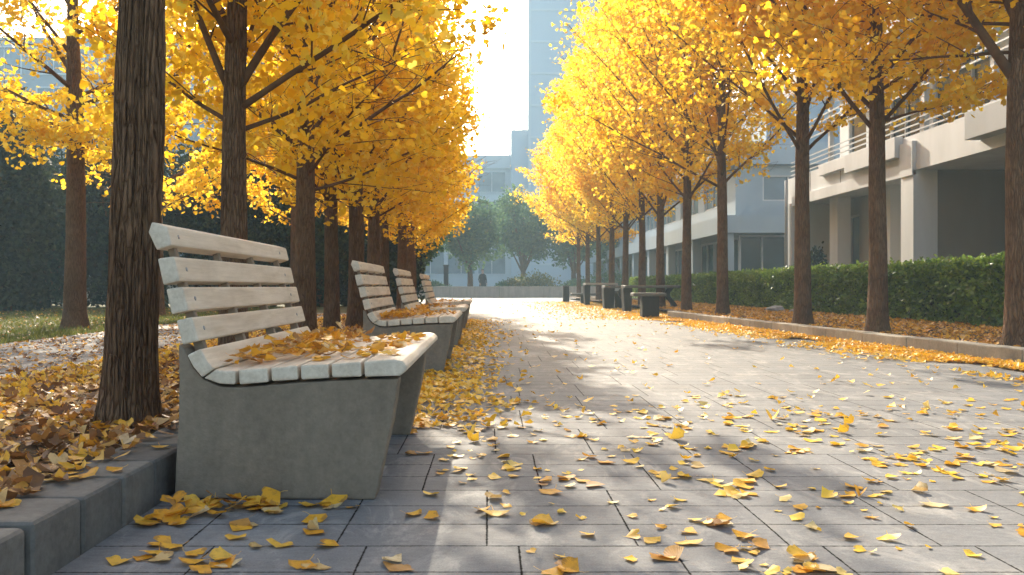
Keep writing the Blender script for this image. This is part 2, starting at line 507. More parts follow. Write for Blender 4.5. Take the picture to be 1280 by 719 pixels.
# right kerb, long stones
kb = MB()
y = 1.0
while y < 18.4:
    n = .9 + random.uniform(-.05, .05); y2 = min(y+n, 18.5)
    a, b = kx(y), kx(y2); g = .003; zt = .142 + random.uniform(-.004,.004)
    kb.add([(a,y+g,-.05),(a+.2,y+g,-.05),(b+.2,y2-g,-.05),(b,y2-g,-.05),(a,y+g,zt),(a+.2,y+g,zt),(b+.2,y2-g,zt),(b,y2-g,zt)],
           [(0,3,2,1),(4,5,6,7),(0,1,5,4),(1,2,6,5),(2,3,7,6),(3,0,4,7)])
    y = y2
o = kb.build('kerb', M['kerb_tan'], bevel=.012, segs=2); tag(o, kind='structure')

# ------------------------------------------------------------------ ginkgo trees
def trunk_mesh(h, r0, rf, fork, bend, ridges, seed, nth=40, nz=70, fine_to=None):
    """tapered trunk with root flare and furrowed bark; returns mesh and its centre line"""
    rng = random.Random(seed)
    ph = rng.uniform(0, 50)
    zs = []
    fine_to = fine_to or fork+.6
    n1 = int(nz*.75)
    for i in range(n1): zs.append(fine_to*i/n1)
    for i in range(nz-n1+1): zs.append(fine_to + (h-fine_to)*i/(nz-n1))
    def centre(z):
        t = z/h
        return Vector((bend[0]*math.sin(t*2.2)+.05*math.sin(z*.9+ph)*t, bend[1]*math.sin(t*2.0)+.05*math.cos(z*.8+ph)*t, z))
    def rad(z):
        if z < fork:
            r = r0 + (rf-r0)*(z/fork)
        else:
            r = rf*(1-.97*((z-fork)/(h-fork))**.85)*.93 + .006
        return r + .14*r0*math.exp(-z/.4)
    vs = []; fs = []
    for z in zs:
        c = centre(z); r = rad(z)
        for k in range(nth):
            a = 2*math.pi*k/nth
            u, v = math.cos(a), math.sin(a)
            d = 0
            if ridges:
                q = Vector((u*4.2*1.0+ph, v*4.2, z*.9))
                w = mnoise.noise(Vector((u*2, v*2, z*2.2+ph)))*.35
                s = math.sin(a*13 + w*8 + 2.0*mnoise.noise(Vector((u*1.5+ph, v*1.5, z*1.6))))
                s2 = mnoise.noise(Vector((u*11, v*11, z*3.0+ph)))
                d = ridges*(abs(s)**.6 - .55 + .55*s2)
                d += ridges*.9*mnoise.noise(q)
            d += r0*math.exp(-z/.09)*(.22 + .22*max(0, math.sin(a*4+ph)+.3*math.sin(a*7+ph)))
            d += r*.10*mnoise.noise(Vector((u*1.2+ph, v*1.2, z*.8)))
            vs.append((c.x+u*(r+d), c.y+v*(r+d), z - (0.12 if z == 0 else 0)))
    n = nth
    for i in range(len(zs)-1):
        for k in range(n):
            k2 = (k+1) % n
            fs.append((i*n+k, i*n+k2, (i+1)*n+k2, (i+1)*n+k))
    fs.append(tuple(range((len(zs)-1)*n, len(zs)*n)))
    me = bpy.data.meshes.new('trunk'); me.from_pydata(vs, [], fs)
    me.polygons.foreach_set('use_smooth', [True]*len(me.polygons))
    return me, centre, rad

def limb(start, az, el, L, r0, rng, droop=0.0, subs=True, dens=1.0):
    """a limb with side shoots; returns MB and the points leaves grow from"""
    mb = MB(); nodes = []
    n = 9
    d = Vector((math.cos(az)*math.cos(el), math.sin(az)*math.cos(el), math.sin(el)))
    p = Vector(start) - d*.05; pts = [p.copy()]; rr = [r0*1.15]
    e2 = el; a2 = az
    for i in range(n):
        e2 += rng.uniform(-.07,.09) - droop/n; a2 += rng.uniform(-.09,.09)
        d = Vector((math.cos(a2)*math.cos(e2), math.sin(a2)*math.cos(e2), math.sin(e2)))
        p = p + d*(L/n); pts.append(p.copy()); rr.append(max(.004, r0*(1-(i+1)/n*.9)))
    mb.tube(pts, rr, 7)
    def at(t):
        f = t*n; i = min(n-1, int(f)); return pts[i].lerp(pts[i+1], f-i), (pts[i+1]-pts[i]).normalized()
    t = .10 + rng.uniform(0,.05); side = rng.choice((-1,1))
    while t < 1.0:
        q, dd = at(t)
        if t > .22:
            nodes.append((q, .10))
        if subs and t > .14:
            sl = (.25 + .42*L*(1-t)*rng.uniform(.55,1.1) + .25*rng.random())
            up = Vector((0,0,1))
            lat = dd.cross(up).normalized()*side
            sd = (dd*rng.uniform(.45,.9) + lat*rng.uniform(.5,1.0) + up*rng.uniform(-.35,.5)).normalized()
            m = max(3, int(sl/.22)); sp = [q.copy()]; sr = [max(.004, r0*(1-t)*.42)]
            pp = q.copy()
            for k in range(m):
                sd = (sd + Vector((rng.uniform(-.18,.18), rng.uniform(-.18,.18), rng.uniform(-.12,.12)))).normalized()
                pp = pp + sd*(sl/m); sp.append(pp.copy()); sr.append(max(.0025, sr[0]*(1-(k+1)/m*.8)))
                nodes.append((pp.copy(), .13))
                if rng.random() < .55*dens:
                    tw = (sd*.4 + Vector((rng.uniform(-1,1), rng.uniform(-1,1), rng.uniform(-.7,.6)))).normalized()
                    tl = rng.uniform(.18,.42)
                    mb.tube([pp, pp+tw*tl*.5, pp+tw*tl], [.003,.0025,.0015], 3, False)
                    nodes.append((pp+tw*tl*.5, .10)); nodes.append((pp+tw*tl, .12))
            mb.tube(sp, sr, 4, False)
            side = -side
        t += rng.uniform(.045,.075)*(3.6/max(L,1.6))**.7
    nodes.append((pts[-1], .12))
    return mb, nodes

CROWN = {}
PLACED = []
def ginkgo(seed, h, r0, rf, fork, limbs, bend=(0,0), ridges=.004, per=9, leaf=.085, mat='leaf',
           tail=True, Lmax=4.2, Lmin=1.2, el=(.62,.85), nth=36, nz=64, step=.36, minz=None, extra=None, skip=None):
    """builds one tree: Empty > trunk, branch (many), crown.  limbs: explicit (z, az, el, L, r)"""
    rng = random.Random(seed); nrng = np.random.default_rng(seed)
    root = empty('ginkgo_tree')
    me, cen, rad = trunk_mesh(h, r0, rf, fork, bend, ridges, seed, nth, nz)
    link('trunk', me, M['bark'], root)
    nodes = []
    todo = list(limbs)
    if tail:
        z = max([l[0] for l in limbs]+[fork]) + .3; az = rng.uniform(0, 6.28)
        while z < h - .5:
            t = (z-fork)/(h-fork)
            L = (Lmax + (Lmin-Lmax)*t**1.1)*rng.uniform(.8,1.12)
            todo.append((z, az, rng.uniform(*el)+.25*t, L, min(rad(z)*.42, .032)))
            az += 2.4 + rng.uniform(-.5,.5); z += step*rng.uniform(.8,1.2)*(1 - .25*t)
    for (z, az, e, L, r) in todo:
        mb, nd = limb(cen(z), az, e, L, r, rng)
        link('branch', mb.mesh('branch', fix=False, smooth=True), M['twig'], root)
        nodes += nd
    for k in range(6):      # leaves of the leader
        zz = h - .15*k; nodes.append((cen(zz), .15))
    P = []
    for q, s in nodes:
        if minz and q.z < minz: continue
        c = np.array(q)
        k = max(2, int(per*rng.uniform(.6,1.4)))
        P.append(c + nrng.normal(size=(k,3))*np.array([s, s, s*.8])*.74)
    P = np.concatenate(P)
    if skip is not None: P = P[~skip(P)]
    sz = leaf*nrng.uniform(.5,1.3,len(P))
    rots = rand_rot(len(P), nrng)
    root['_k'] = seed
    CROWN[seed] = (P, sz, rots, mat)
    link('crown', bpy.data.meshes.new('crown'), None, root)
    return root, len(P)

PI = math.pi
trees_made = []
def place(root, x, y, z=0.0, rz=0.0, s=1.0, label=None, group=None, cat='tree'):
    root.location = (x, y, z); root.rotation_euler = (0,0,rz); root.scale = (s,s,s)
    tag(root, label, cat, group)
    PLACED.append(root)
    return root

GL = 'ginkgo trees along the left bed'
GR = 'ginkgo trees along the right kerb'
# --- left row.  limbs: (height, azimuth, elevation, length, radius)
t1, n = ginkgo(1, 6.8, .098, .076, 2.35, [(2.5,PI*.05,.75,2.4,.03),(2.6,PI*.9,.8,2.4,.03),(2.8,PI*1.45,.8,2.2,.03)], bend=(.10,0), ridges=.0125, nth=230, nz=260, Lmax=2.6, Lmin=.8, per=5)
place(t1, -1.50, 3.54, .085, 0, 1, 'nearest ginkgo with a thick furrowed trunk beside the front bench', GL)
t2, n = ginkgo(2, 7.2, .098, .078, 1.95,
   [(1.92,PI*.97,1.05,2.6,.030),(1.98,PI*.02,.95,2.4,.034),(1.85,-.12,.50,2.6,.026),(2.35,PI*.80,.95,2.4,.034),(2.05,PI*.55,.6,2.2,.03),(2.3,PI*1.4,.55,2.0,.026),(1.75,PI*.75,.42,2.0,.020),(1.7,PI*.30,.40,2.1,.020)],
   bend=(.03,0), ridges=.008, nth=130, nz=130, Lmax=2.7, Lmin=.8, per=12, leaf=.070, mat='leaf', minz=.9)
place(t2, -1.83, 6.1, .08, 0, 1, 'forked ginkgo rising behind the backrest of the front bench', GL)
t3, n = ginkgo(3, 7.6, .115, .09, 1.9,
   [(1.9,.1,.55,2.5,.03),(2.0,PI*.95,.6,2.3,.03),(2.15,PI*.5,.5,2.4,.03),(2.2,PI*1.5,.6,2.2,.03),(1.6,PI*.2,.36,2.2,.020),(1.7,PI*1.1,.38,2.0,.020),(1.75,PI*1.7,.4,2.0,.020)],
   ridges=.005, Lmax=2.9, Lmin=.8, per=11, leaf=.074, mat='leaf_deep', minz=1.05)
place(t3, -1.93, 8.9, .07, 0, 1, 'ginkgo with deep amber leaves, third from the front in the left bed', GL)
for (x, y, rz, s, src, lab) in [
      (-2.13, 11.5, 1.9, 1.0, t2, 'slim ginkgo just left of the second bench, fourth in the left bed'),
      (-1.86, 11.9, 4.1, 1.05, t3, 'ginkgo directly behind the second bench backrest, fifth in the left bed'),
      (-1.93, 14.2, .9, 1.0, t3, 'ginkgo behind the third bench, sixth in the left bed'),
      (-2.05, 16.6, 2.8, 1.05, t2, 'ginkgo beside the fourth bench, seventh in the left bed'),
      (-2.0, 19.4, 5.2, 1.0, t3, 'ginkgo of the left bed third from its far end, mostly hidden by nearer crowns'),
      (-2.1, 22.6, 1.1, 1.05, t3, 'added ginkgo next to last in the left bed, before the green tree'),  # row extended by this and the next tree, added to shade the path
      (-2.3, 25.6, 3.7, 1.05, t2, 'farthest, added ginkgo of the left bed, before the green tree')]:
    place(copy_tree(src), x, y, .06, rz, s, lab, GL)
# the one standing in the lawn
t5, n = ginkgo(5, 8.6, .17, .125, 3.9,
   [(3.6,PI*.02,.35,2.7,.04),(3.4,PI*.95,.35,2.7,.04),(3.9,PI*1.4,.4,2.8,.04),(3.8,PI*.5,.4,2.6,.04),(3.2,PI*1.75,.0,2.6,.03),(3.3,PI*1.2,.0,2.8,.03),(3.0,PI*1.55,-.1,2.0,.03),(4.1,PI*.8,.7,2.5,.05)],
   ridges=.004, Lmax=3.4, Lmin=1, per=13, leaf=.075, minz=2.2)
place(t5, -6.8, 14.0, 0, 0, 1, 'lone ginkgo standing in the lawn beyond the side path', None)
place(copy_tree(t3), -7.6, 19.5, 0, 2.0, 1.35, 'ginkgo on the lawn in front of the dark evergreens, behind the lone one', None)
place(copy_tree(t2), -4.9, 21.5, 0, .4, 1.3, 'ginkgo at the far end of the side path before the evergreens', None)

# --- right row: limbs at 45 degrees from 2.5 m
ra, n = ginkgo(21, 9.8, .112, .093, 2.5,
   [(2.48,PI*.98,.78,4.6,.028),(2.55,.15,.85,3.2,.028),(2.75,PI*.72,.85,4.2,.028),(2.6,PI*1.35,.75,3.6,.028),(2.95,PI*.35,.8,3.6,.028),(3.2,PI*1.0,.85,4.4,.028),(3.1,PI*1.7,.8,3.4,.028),(2.62,-.35,.28,2.3,.02),(3.0,-.9,.35,2.5,.02),(3.3,.45,.4,2.6,.02)],
   ridges=.004, Lmax=4.4, Lmin=1.2, per=11, leaf=.082, step=.32, minz=2.2)
rb, n = ginkgo(22, 10.4, .118, .096, 2.5,
   [(2.5,PI*1.02,.82,4.4,.028),(2.5,.0,.7,3.4,.028),(2.7,PI*.6,.75,3.9,.028),(2.6,PI*1.5,.8,3.5,.028),(3.0,PI*1.2,.8,4.2,.028),(3.0,PI*.2,.85,3.6,.028),(3.3,PI*.9,.85,4.4,.028)],
   ridges=.004, Lmax=4.4, Lmin=1.2, per=11, leaf=.082, step=.32, minz=2.2)
rc, n = ginkgo(23, 9.2, .112, .092, 2.55,
   [(2.5,PI*.9,.6,3.8,.028),(2.55,.2,.75,3.2,.028),(2.8,PI*.5,.8,3.6,.028),(2.7,PI*1.4,.7,3.6,.028),(3.1,PI*1.1,.8,4.0,.028)],
   ridges=.004, Lmax=4.2, Lmin=1.2, per=11, leaf=.082, step=.31, minz=2.4)
# the rightmost, with a thick bare limb
rd, n = ginkgo(24, 8.2, .135, .112, 2.6,
   [(2.42,PI*.96,.95,3.4,.05),(2.7,PI*1.4,.7,2.6,.04),(2.9,PI*.4,.8,3.0,.04),(3.2,.1,.8,2.8,.04),(2.75,PI*.80,.15,2.2,.018),(3.0,PI*.62,.35,2.6,.02),(3.3,PI*1.1,.4,2.6,.02),(3.4,PI*.5,.3,2.4,.02)],
   ridges=.005, Lmax=3.4, Lmin=1.0, per=10, leaf=.072, step=.34, minz=2.15, nth=60, nz=90)
place(rd, 4.93, 7.9, .11, 0, 1, 'rightmost ginkgo, a thick bare limb reaching up from its trunk', GR)
right = [(4.68,10.3,0.0,.97,ra,'second ginkgo from the right, dark trunk before the white building'),
         (4.59,12.5,.35,1.0,rb,'third ginkgo from the right along the hedge'),
         (4.57,16.75,0.0,1.0,rc,'fourth ginkgo from the right, before the curved end of the kerb'),
         (4.50,19.5,2.1,1.0,ra,'fifth ginkgo from the right, just behind the nearest stone stool'),
         (4.55,22.7,.2,1.0,rb,'sixth ginkgo from the right, beside the curved table leg'),
         (4.55,25.5,1.2,1.02,rc,'seventh ginkgo from the right, rising beside the first stone table'),
         (4.55,28.6,2.6,1.0,ra,'eighth ginkgo from the right, slim trunk among the stone tables'),
         (4.55,31.8,4.4,1.0,rb,'ninth ginkgo from the right, behind the second stone table'),
         (4.60,36.0,.1,1.05,rc,'tenth ginkgo from the right, behind the white topped table'),
         (4.65,40.5,.6,1.05,ra,'second last ginkgo of the right row, pale in the haze'),
         (4.75,45.5,1.5,1.0,rb,'farthest ginkgo of the right row, palest trunk by the low wall')]
used = set()
for (x, y, rz, s, src, lab) in right:
    o = src if src.name not in used else copy_tree(src)
    used.add(src.name)
    place(o, x, y, .11 if y < 20 else .0, rz, s, lab, GR)

# gaps cut into the crowns so sunlight lands in chosen patches and streaks
EL, AZ = R(29.5), R(-9.0)           # sun ahead and slightly left (azimuth from +Y towards +X)
SUN = Vector((math.sin(AZ)*math.cos(EL), math.cos(AZ)*math.cos(EL), math.sin(EL)))
def gap(X, Y):
    u_ = X + .16*Y
    st = mnoise.noise(Vector((u_*2.3, Y*.30, 4.0))) + .7*mnoise.noise(Vector((u_*6.0, Y*.7, 8.0)))
    w = 1.0 if st > .30 else .0
    if -.3 < X < 2.2 and 4.9 < Y < 9.0: w = 1.0 if st > .42 else 0.0
    if 1.3 < X < 5 and 4.0 < Y < 7.2: w = 1.0 if st > .02 else 0.0
    if abs(X - kx(Y) + .35) < .75 and 5 < Y < 21: w = 1.25
    elif X > 2.2 and 7.0 < Y < 20: w = 1.0 if st > .04 else 0.0
    elif 7.0 < Y < 20: w = 1.0 if st > .36 else 0.0
    if -1.1 < X < 2.6 and 10 < Y < 24: w = 1.0 if st > .5 else 0.0
    if X > .9 and 1.5 < Y < 2.9: w = 1.0 if st > .08 else 0.0
    if X < -1.2 and Y < 20: w = 1.0 if st > (.42 if -5.8 < X < -3.1 else .2 if X > -3.1 else -.1) else 0.0
    if X > 7.2 and X < 8.8: w = 1.0
    if X >= 8.8: w = 1.0 if st > .28 else 0.0
    if Y > 24: w = 1.0
    if .1 < X < 2.4 and 2.0 < Y < 4.8: w = 1.0 if st > -.04 else 0.0
    q = mnoise.noise(Vector((X*3, Y*3, 1)))*.35
    if ((X+.26)/.30)**2 + ((Y-2.95)/.75)**2 < 1+q: w = 1.0
    a = ((X-.30)/.80)**2 + ((Y-4.05)/.62)**2
    if a < 1+q: w = 1.0
    b = ((X-.12)/.52)**2 + ((Y-3.0)/.85)**2
    if b < 1+q: w = max(w, 1.0 if st > -.35 else .0)
    return w
seen = {}
for tr in PLACED:
    key = tr['_k']; P, sz, rots, mat = CROWN[key]
    cr = [c for c in tr.children if c.name.startswith('crown')][0]
    if tr.location.y > 36:
        if key not in seen:
            seen[key] = leaf_cloud('crown', P, sz, rots, FAN, FAN_F); seen[key].materials.append(M[mat])
        cr.data = seen[key]; continue
    c, s_ = math.cos(tr.rotation_euler.z), math.sin(tr.rotation_euler.z); k = tr.scale.x
    wx = tr.location.x + k*(P[:,0]*c - P[:,1]*s_); wy = tr.location.y + k*(P[:,0]*s_ + P[:,1]*c); wz = tr.location.z + k*P[:,2]
    gx_ = wx - wz*SUN.x/SUN.z; gy_ = wy - wz*SUN.y/SUN.z
    g_ = np.array([gap(a, b) for a, b in zip(gx_, gy_)])
    left = tr.get('group') == GL
    keep = RNG.random(len(P)) > np.where(gx_ > 7.0, .99, .95 if left else .66)*g_
    if left and tr.location.y > 5:
        keep &= (wx - tr.location.x) < 1.32 + (wz-1.9)*(.42 if tr.location.y < 11 else .20) + RNG.normal(0,.12,len(P))
    me = leaf_cloud('crown', P[keep], sz[keep], rots[keep], FAN, FAN_F); me.materials.append(M[mat])
    cr.data = me
for tr in PLACED:
    del tr['_k']

# ------------------------------------------------------------------ evergreen and broadleaf trees, bushes, hedge
def cloud_points(n, rad, nrng, lobes=9, shell=.55):
    d = nrng.normal(size=(n,3)); d /= np.linalg.norm(d, axis=1)[:,None]
    L = nrng.normal(size=(lobes,3)); L /= np.linalg.norm(L, axis=1)[:,None]
    amp = nrng.uniform(.08,.32,lobes)
    k = 1 + (np.exp(-6*(1-d@L.T))*amp).sum(1) - .12
    r = (shell + (1-shell)*nrng.random(n)**.6)*k*(1+nrng.normal(size=n)*.05)
    return d*r[:,None]*np.array(rad)

def leafy_tree(name, x, y, h, w, seed, n, leaf, mat, trunk_h, label, group=None, cat='tree', low=.0, clumps=26, skirt=0.0):
    """trunk with limbs and a crown of leaf clumps"""
    rng = random.Random(seed); nrng = np.random.default_rng(seed)
    root = empty(name, (x, y, 0)); tag(root, label, cat, group)
    mb = MB()
    r0 = .05*w**.7 + .05
    mb.tube([(0,0,-.1),(.02,0,trunk_h*.5),(0,.03,trunk_h),(.05,0,h*.75)], [r0*1.25,r0,r0*.85,r0*.2], 10)
    base = trunk_h - skirt
    c0 = Vector((0,0,(base+h)/2 + low))
    P = []
    hz = (h-base)/2
    for k in range(clumps):
        d = nrng.normal(size=3); d /= np.linalg.norm(d)
        rr = nrng.uniform(.35,.80)
        c = np.array(c0) + d*np.array([w/2, w/2, hz])*rr
        if k % 3 == 0 and c[2] > trunk_h*.9:
            mb.tube([(0,0,trunk_h*.9),Vector(c)*.5+Vector((0,0,trunk_h*.45)),Vector(c)], [r0*.4,r0*.22,r0*.06], 5, False)
        s = nrng.uniform(.24,.36)
        P.append(c + cloud_points(n//clumps, (w*s*.62, w*s*.62, hz*s*1.05), nrng, 5, .45))
    P = np.concatenate(P); P = P[P[:,2] > .06]
    link('trunk', mb.mesh('trunk', smooth=True), M['twig'], root)
    sz = leaf*nrng.uniform(.6,1.25,len(P))
    link('crown', leaf_cloud('crown', P, sz, rand_rot(len(P), nrng), OVAL, OVAL_F), M[mat], root)
    return root

GE = 'dark evergreens behind the lawn'
for i, (x, y, h, w, th, lab) in enumerate([
      (-13.3,23.5,5.9,2.7,.3,'rounded dark evergreen at the far left of the lawn'),
      (-12.2,28.6,6.7,4.6,.4,'dark evergreen second from the left, behind the lone lawn ginkgo'),
      (-8.7,29.4,6.3,5.0,.4,'dark evergreen left of the thick foreground trunk, third from the left'),
      (-5.7,29.0,6.6,4.4,.4,'dark evergreen seen over the front bench backrest, fourth from the left'),
      (-3.8,31.2,5.4,3.6,.4,'dark evergreen seen between the left bed ginkgos, second from the right'),
      ]):
    leafy_tree('evergreen_tree', x, y, h, w, 40+i, 34000, .17, 'dark_leaf' if i else 'grey_leaf', th, lab, GE, clumps=46, skirt=1.5)
leafy_tree('evergreen_tree', -2.95, 32.0, 4.9, 3.2, 47, 13000, .14, 'green_leaf', .9, 'green tree above the far benches, right end of the evergreens', GE, clumps=30)
leafy_tree('evergreen_tree', -15.9, 30.5, 6.8, 4.6, 49, 20000, .17, 'dark_leaf', .4, 'dark evergreen filling the gap behind the far left rounded one', GE, clumps=50, skirt=1.9)
leafy_tree('evergreen_tree', -19.5, 28.5, 6.6, 4.4, 48, 12000, .16, 'dark_leaf', .5, 'tall dark evergreen hidden beyond the far left one', GE, clumps=30)
GB = 'hazy trees beyond the low wall'
for i, (x, y, h, w, th, lab) in enumerate([
      (-1.4,61,6.9,5.2,2.0,'round hazy tree standing behind the dark figure'),
      (2.6,66,8.6,6.0,1.8,'tallest hazy tree, right of the dark figure under the tower'),
      (6.2,63,7.6,5.5,1.6,'hazy tree behind the palest far trunk of the right row'),
      (-6.4,60,7.0,5.5,1.8,'hazy tree behind the dark gate post, left of the figure'),
      (10.5,68,8.2,6.0,1.8,'rightmost hazy tree, behind the stone tables'),
      (-11.5,64,7.5,6.0,1.8,'leftmost hazy tree, hidden by the evergreens')]):
    leafy_tree('broadleaf_tree', x, y, h, w, 60+i, 11000, .26, 'green_leaf', th, lab, GB, clumps=30)

def bush(name, x, y, z, rad, n, leaf, mat, seed, label, group=None, cat='bush'):
    nrng = np.random.default_rng(seed)
    root = empty(name, (x, y, z)); tag(root, label, cat, group)
    P = cloud_points(n, rad, nrng, 12, .5); P[:,2] = np.abs(P[:,2])*1.0 + .03
    mb = MB()
    for k in range(7):
        a = k*.9; e = Vector((math.cos(a)*rad[0]*.7, math.sin(a)*rad[1]*.7, rad[2]*.75))
        mb.tube([(0,0,-.05), e*.5+Vector((0,0,rad[2]*.1)), e], [.03,.02,.008], 5, False)
    link('stems_or_core', mb.mesh('stems_or_core'), M['twig'], root)
    link('foliage', leaf_cloud('foliage', P, leaf*nrng.uniform(.6,1.3,n), rand_rot(n, nrng), OVAL, OVAL_F), M[mat], root)
    return root

for i, (x, rx, hz, mat, lab) in enumerate([
      (-3.6,1.1,.95,'green_leaf','low dark green bush left of the dark figure'),
      (2.0,1.0,1.1,'olive_leaf','yellowing bush right of the dark figure behind the low wall'),
      (3.3,1.3,1.35,'olive_leaf','broad olive bush behind the low wall under the tallest hazy tree'),
      (5.6,1.2,1.2,'green_leaf','green bush behind the right end of the low wall'),
      (.9,.8,.95,'green_leaf','small green bush directly right of the dark figure'),
      (8.3,1.6,1.7,'green_leaf','large bush beyond the stone tables')]):
    bush('bush', x, 55.5+.4*(i%3), 0, (rx,.8,hz), 2600, .15, mat, 80+i, lab, 'bushes behind the low wall')
bush('bush', 13.4, 18.2, 0, (1.0,1.1,1.75), 4500, .16, 'dark_leaf', 90, 'dark bush inside the shaded passage of the white building')
bush('bush', 10.4, 27.3, 0, (.55,.5,1.75), 2600, .12, 'dark_leaf', 91, 'dark bush against the far end of the white building')

# clipped hedge
root = empty('hedge', (6.9, 5.5, .1)); tag(root, 'long clipped green hedge between the right row of ginkgos and the buildings', 'hedge')
HX, HY, HZ = 1.1, 37.0, .93
mb = MB(); mb.box(.12, HX-.12, .1, HY-.1, -.05, HZ-.13); mb.build('stems_or_core', M['core'], root)  # solid dark box added inside the foliage to block light through the hedge
nrng = np.random.default_rng(77)
def hedge_pts(n, face):
    yv = nrng.random(n)**1.7*HY
    if face == 'front': P = np.stack([nrng.normal(.05,.05,n), yv, nrng.random(n)*HZ], 1)
    elif face == 'top': P = np.stack([nrng.random(n)*HX, yv, HZ + nrng.normal(-.03,.045,n)], 1)
    else: P = np.stack([nrng.random(n)*HX, np.abs(nrng.normal(0,.05,n)), nrng.random(n)*HZ], 1)
    return P
P = np.concatenate([hedge_pts(52000,'front'), hedge_pts(30000,'top'), hedge_pts(2500,'end')])
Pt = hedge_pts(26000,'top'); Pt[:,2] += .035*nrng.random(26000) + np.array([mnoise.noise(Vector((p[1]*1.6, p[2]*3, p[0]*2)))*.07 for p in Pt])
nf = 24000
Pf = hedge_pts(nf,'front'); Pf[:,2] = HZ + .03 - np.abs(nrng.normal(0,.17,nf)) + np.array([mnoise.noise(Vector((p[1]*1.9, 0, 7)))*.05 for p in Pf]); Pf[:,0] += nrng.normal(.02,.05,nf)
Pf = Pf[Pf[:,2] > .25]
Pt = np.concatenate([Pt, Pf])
M['hedge_sunlit'] = mat_leaf('hedge_sunlit_tone', [(0,(.08,.14,.018)),(.5,(.16,.25,.03)),(1,(.28,.36,.06))], .5, .4, .4)  # sunlit tone of hedge top and upper front put into leaf colour
link('sunlit_tone_leaves', leaf_cloud('sunlit_tone_leaves', Pt, .055*nrng.uniform(.6,1.4,len(Pt)), rand_rot(len(Pt), nrng), OVAL, OVAL_F), M['hedge_sunlit'], root)
bumpy = np.array([mnoise.noise(Vector((p[1]*1.6, p[2]*3, p[0]*2)))*.07 for p in P])
P[:,0] += bumpy*(P[:,0] < .3); P[:,2] += bumpy*(P[:,2] > HZ*.8)
link('foliage', leaf_cloud('foliage', P, .070*nrng.uniform(.6,1.4,len(P)), rand_rot(len(P), nrng), OVAL, OVAL_F), M['hedge_leaf'], root)

# lawn blades beyond the side path
n = 60000
gx = -5.82 - nrng.random(n)**1.5*16; gy = 7 + nrng.random(n)*20
ang = nrng.random(n)*6.28; hgt = nrng.uniform(.03,.085,n); wd = nrng.uniform(.006,.012,n)
lean = nrng.normal(size=(n,2))*.03
b = np.stack([gx,gy,np.full(n,-.01)],1); dxy = np.stack([np.cos(ang)*wd, np.sin(ang)*wd, np.zeros(n)],1)
V = np.stack([b-dxy, b+dxy, b+np.concatenate([lean, hgt[:,None]],1)],1).reshape(-1,3)
o = link('grass', np_mesh('grass', V, np.arange(n*3).reshape(-1,3)), M['grass'])
tag(o, 'thin green grass of the lawn left of the side path', 'grass', kind='stuff')

# pale stones under the hedge
for i, (x, y, s, lab) in enumerate([(6.35,18.9,.15,'larger pale stone lying at the foot of the hedge'),(6.5,18.0,.11,'smaller pale stone at the foot of the hedge')]):
    bm = bmesh.new(); bmesh.ops.create_icosphere(bm, subdivisions=3, radius=1)
    for v in bm.verts:
        k = 1 + .28*mnoise.noise(v.co*1.6+Vector((i*7,0,0))) + .08*mnoise.noise(v.co*5)
        v.co = Vector((v.co.x*1.4*k, v.co.y*k, v.co.z*.6*k))*s
    me = bpy.data.meshes.new('stone'); bm.to_mesh(me); bm.free()
    o = link('stone', me, M['rock'], loc=(x,y,.12+s*.3)); tag(o, lab, 'stone', 'pale stones by the hedge')

# ------------------------------------------------------------------ benches
SC = 2.72/F
def bp(px, py):            # pixel on the near end of the front bench -> (x, z) relative to bench base point
    return ((px-VX)*SC + .70, H - (py-VY)*SC)
BX, BY = -.70, 2.72
LEN = 1.60
SLATS = [
 [(184,291),(189,280),(208,284),(213,304),(194,310)],
 [(197,326),(218,323),(224,349),(203,354)],
 [(208,364),(229,361),(235,386),(214,391)],
 [(220,403),(240,399),(247,424),(226,429)],
 [(234,444),(251,436),(259,450),(268,461),(253,472),(242,459)],
 [(254,473),(269,462),(281,464),(294,464),(294,481),(274,480)],
 [(298,463),(334,460),(335,478),(299,481)],
 [(338,460),(371,457),(372,475),(339,477)],
 [(375,457),(410,455),(411,473),(376,475)],
 [(414,455),(451,452),(452,471),(415,472)],
 [(455,452),(492,449),(503,451),(509,457),(509,463),(500,470),(456,471)],
]
PANEL = [(221,431),(228,436),(240,461),(253,475),(274,484),(296,485),(335,482),(372,479),(411,477),(452,475),(497,474),
         (494,500),(489,530),(482,562),(475,594),(468,626),(343,625),(216,624),(218,580),(221,530),(222,480)]
bench = empty('park_bench', (BX, BY, 0))
def grow(s, k):        # slats a little taller along their face
    d = Vector((s[-1][0]-s[0][0], s[-1][1]-s[0][1])).normalized() if len(s) == 4 else Vector((.2,1)).normalized()
    c = Vector((sum(p[0] for p in s)/len(s), sum(p[1] for p in s)/len(s)))
    return [tuple(Vector(p) + d*((Vector(p)-c).dot(d)*k)) for p in s]
SLATS = [grow(s, .19) for s in SLATS[:4]] + SLATS[4:]
for s in SLATS:
    mb = MB(); mb.prism_y([bp(*p) for p in s], random.uniform(-.006,.006), LEN+random.uniform(-.006,.006))
    mb.build('slat', M['wood'], bench, bevel=.007, segs=2)
for y0 in (.012, 1.20):
    mb = MB(); mb.prism_y([bp(*p) for p in PANEL], y0, y0+.10)
    pan = mb.mesh('end_panel', bevel=.006, segs=2)
    pan.materials.clear()
    link('end_panel', pan, M['bench_concrete'], bench)
M['steel'] = mat_plain('dull_steel', (.30,.29,.28), .45, .5, .15, 30, .1, .001, 90)
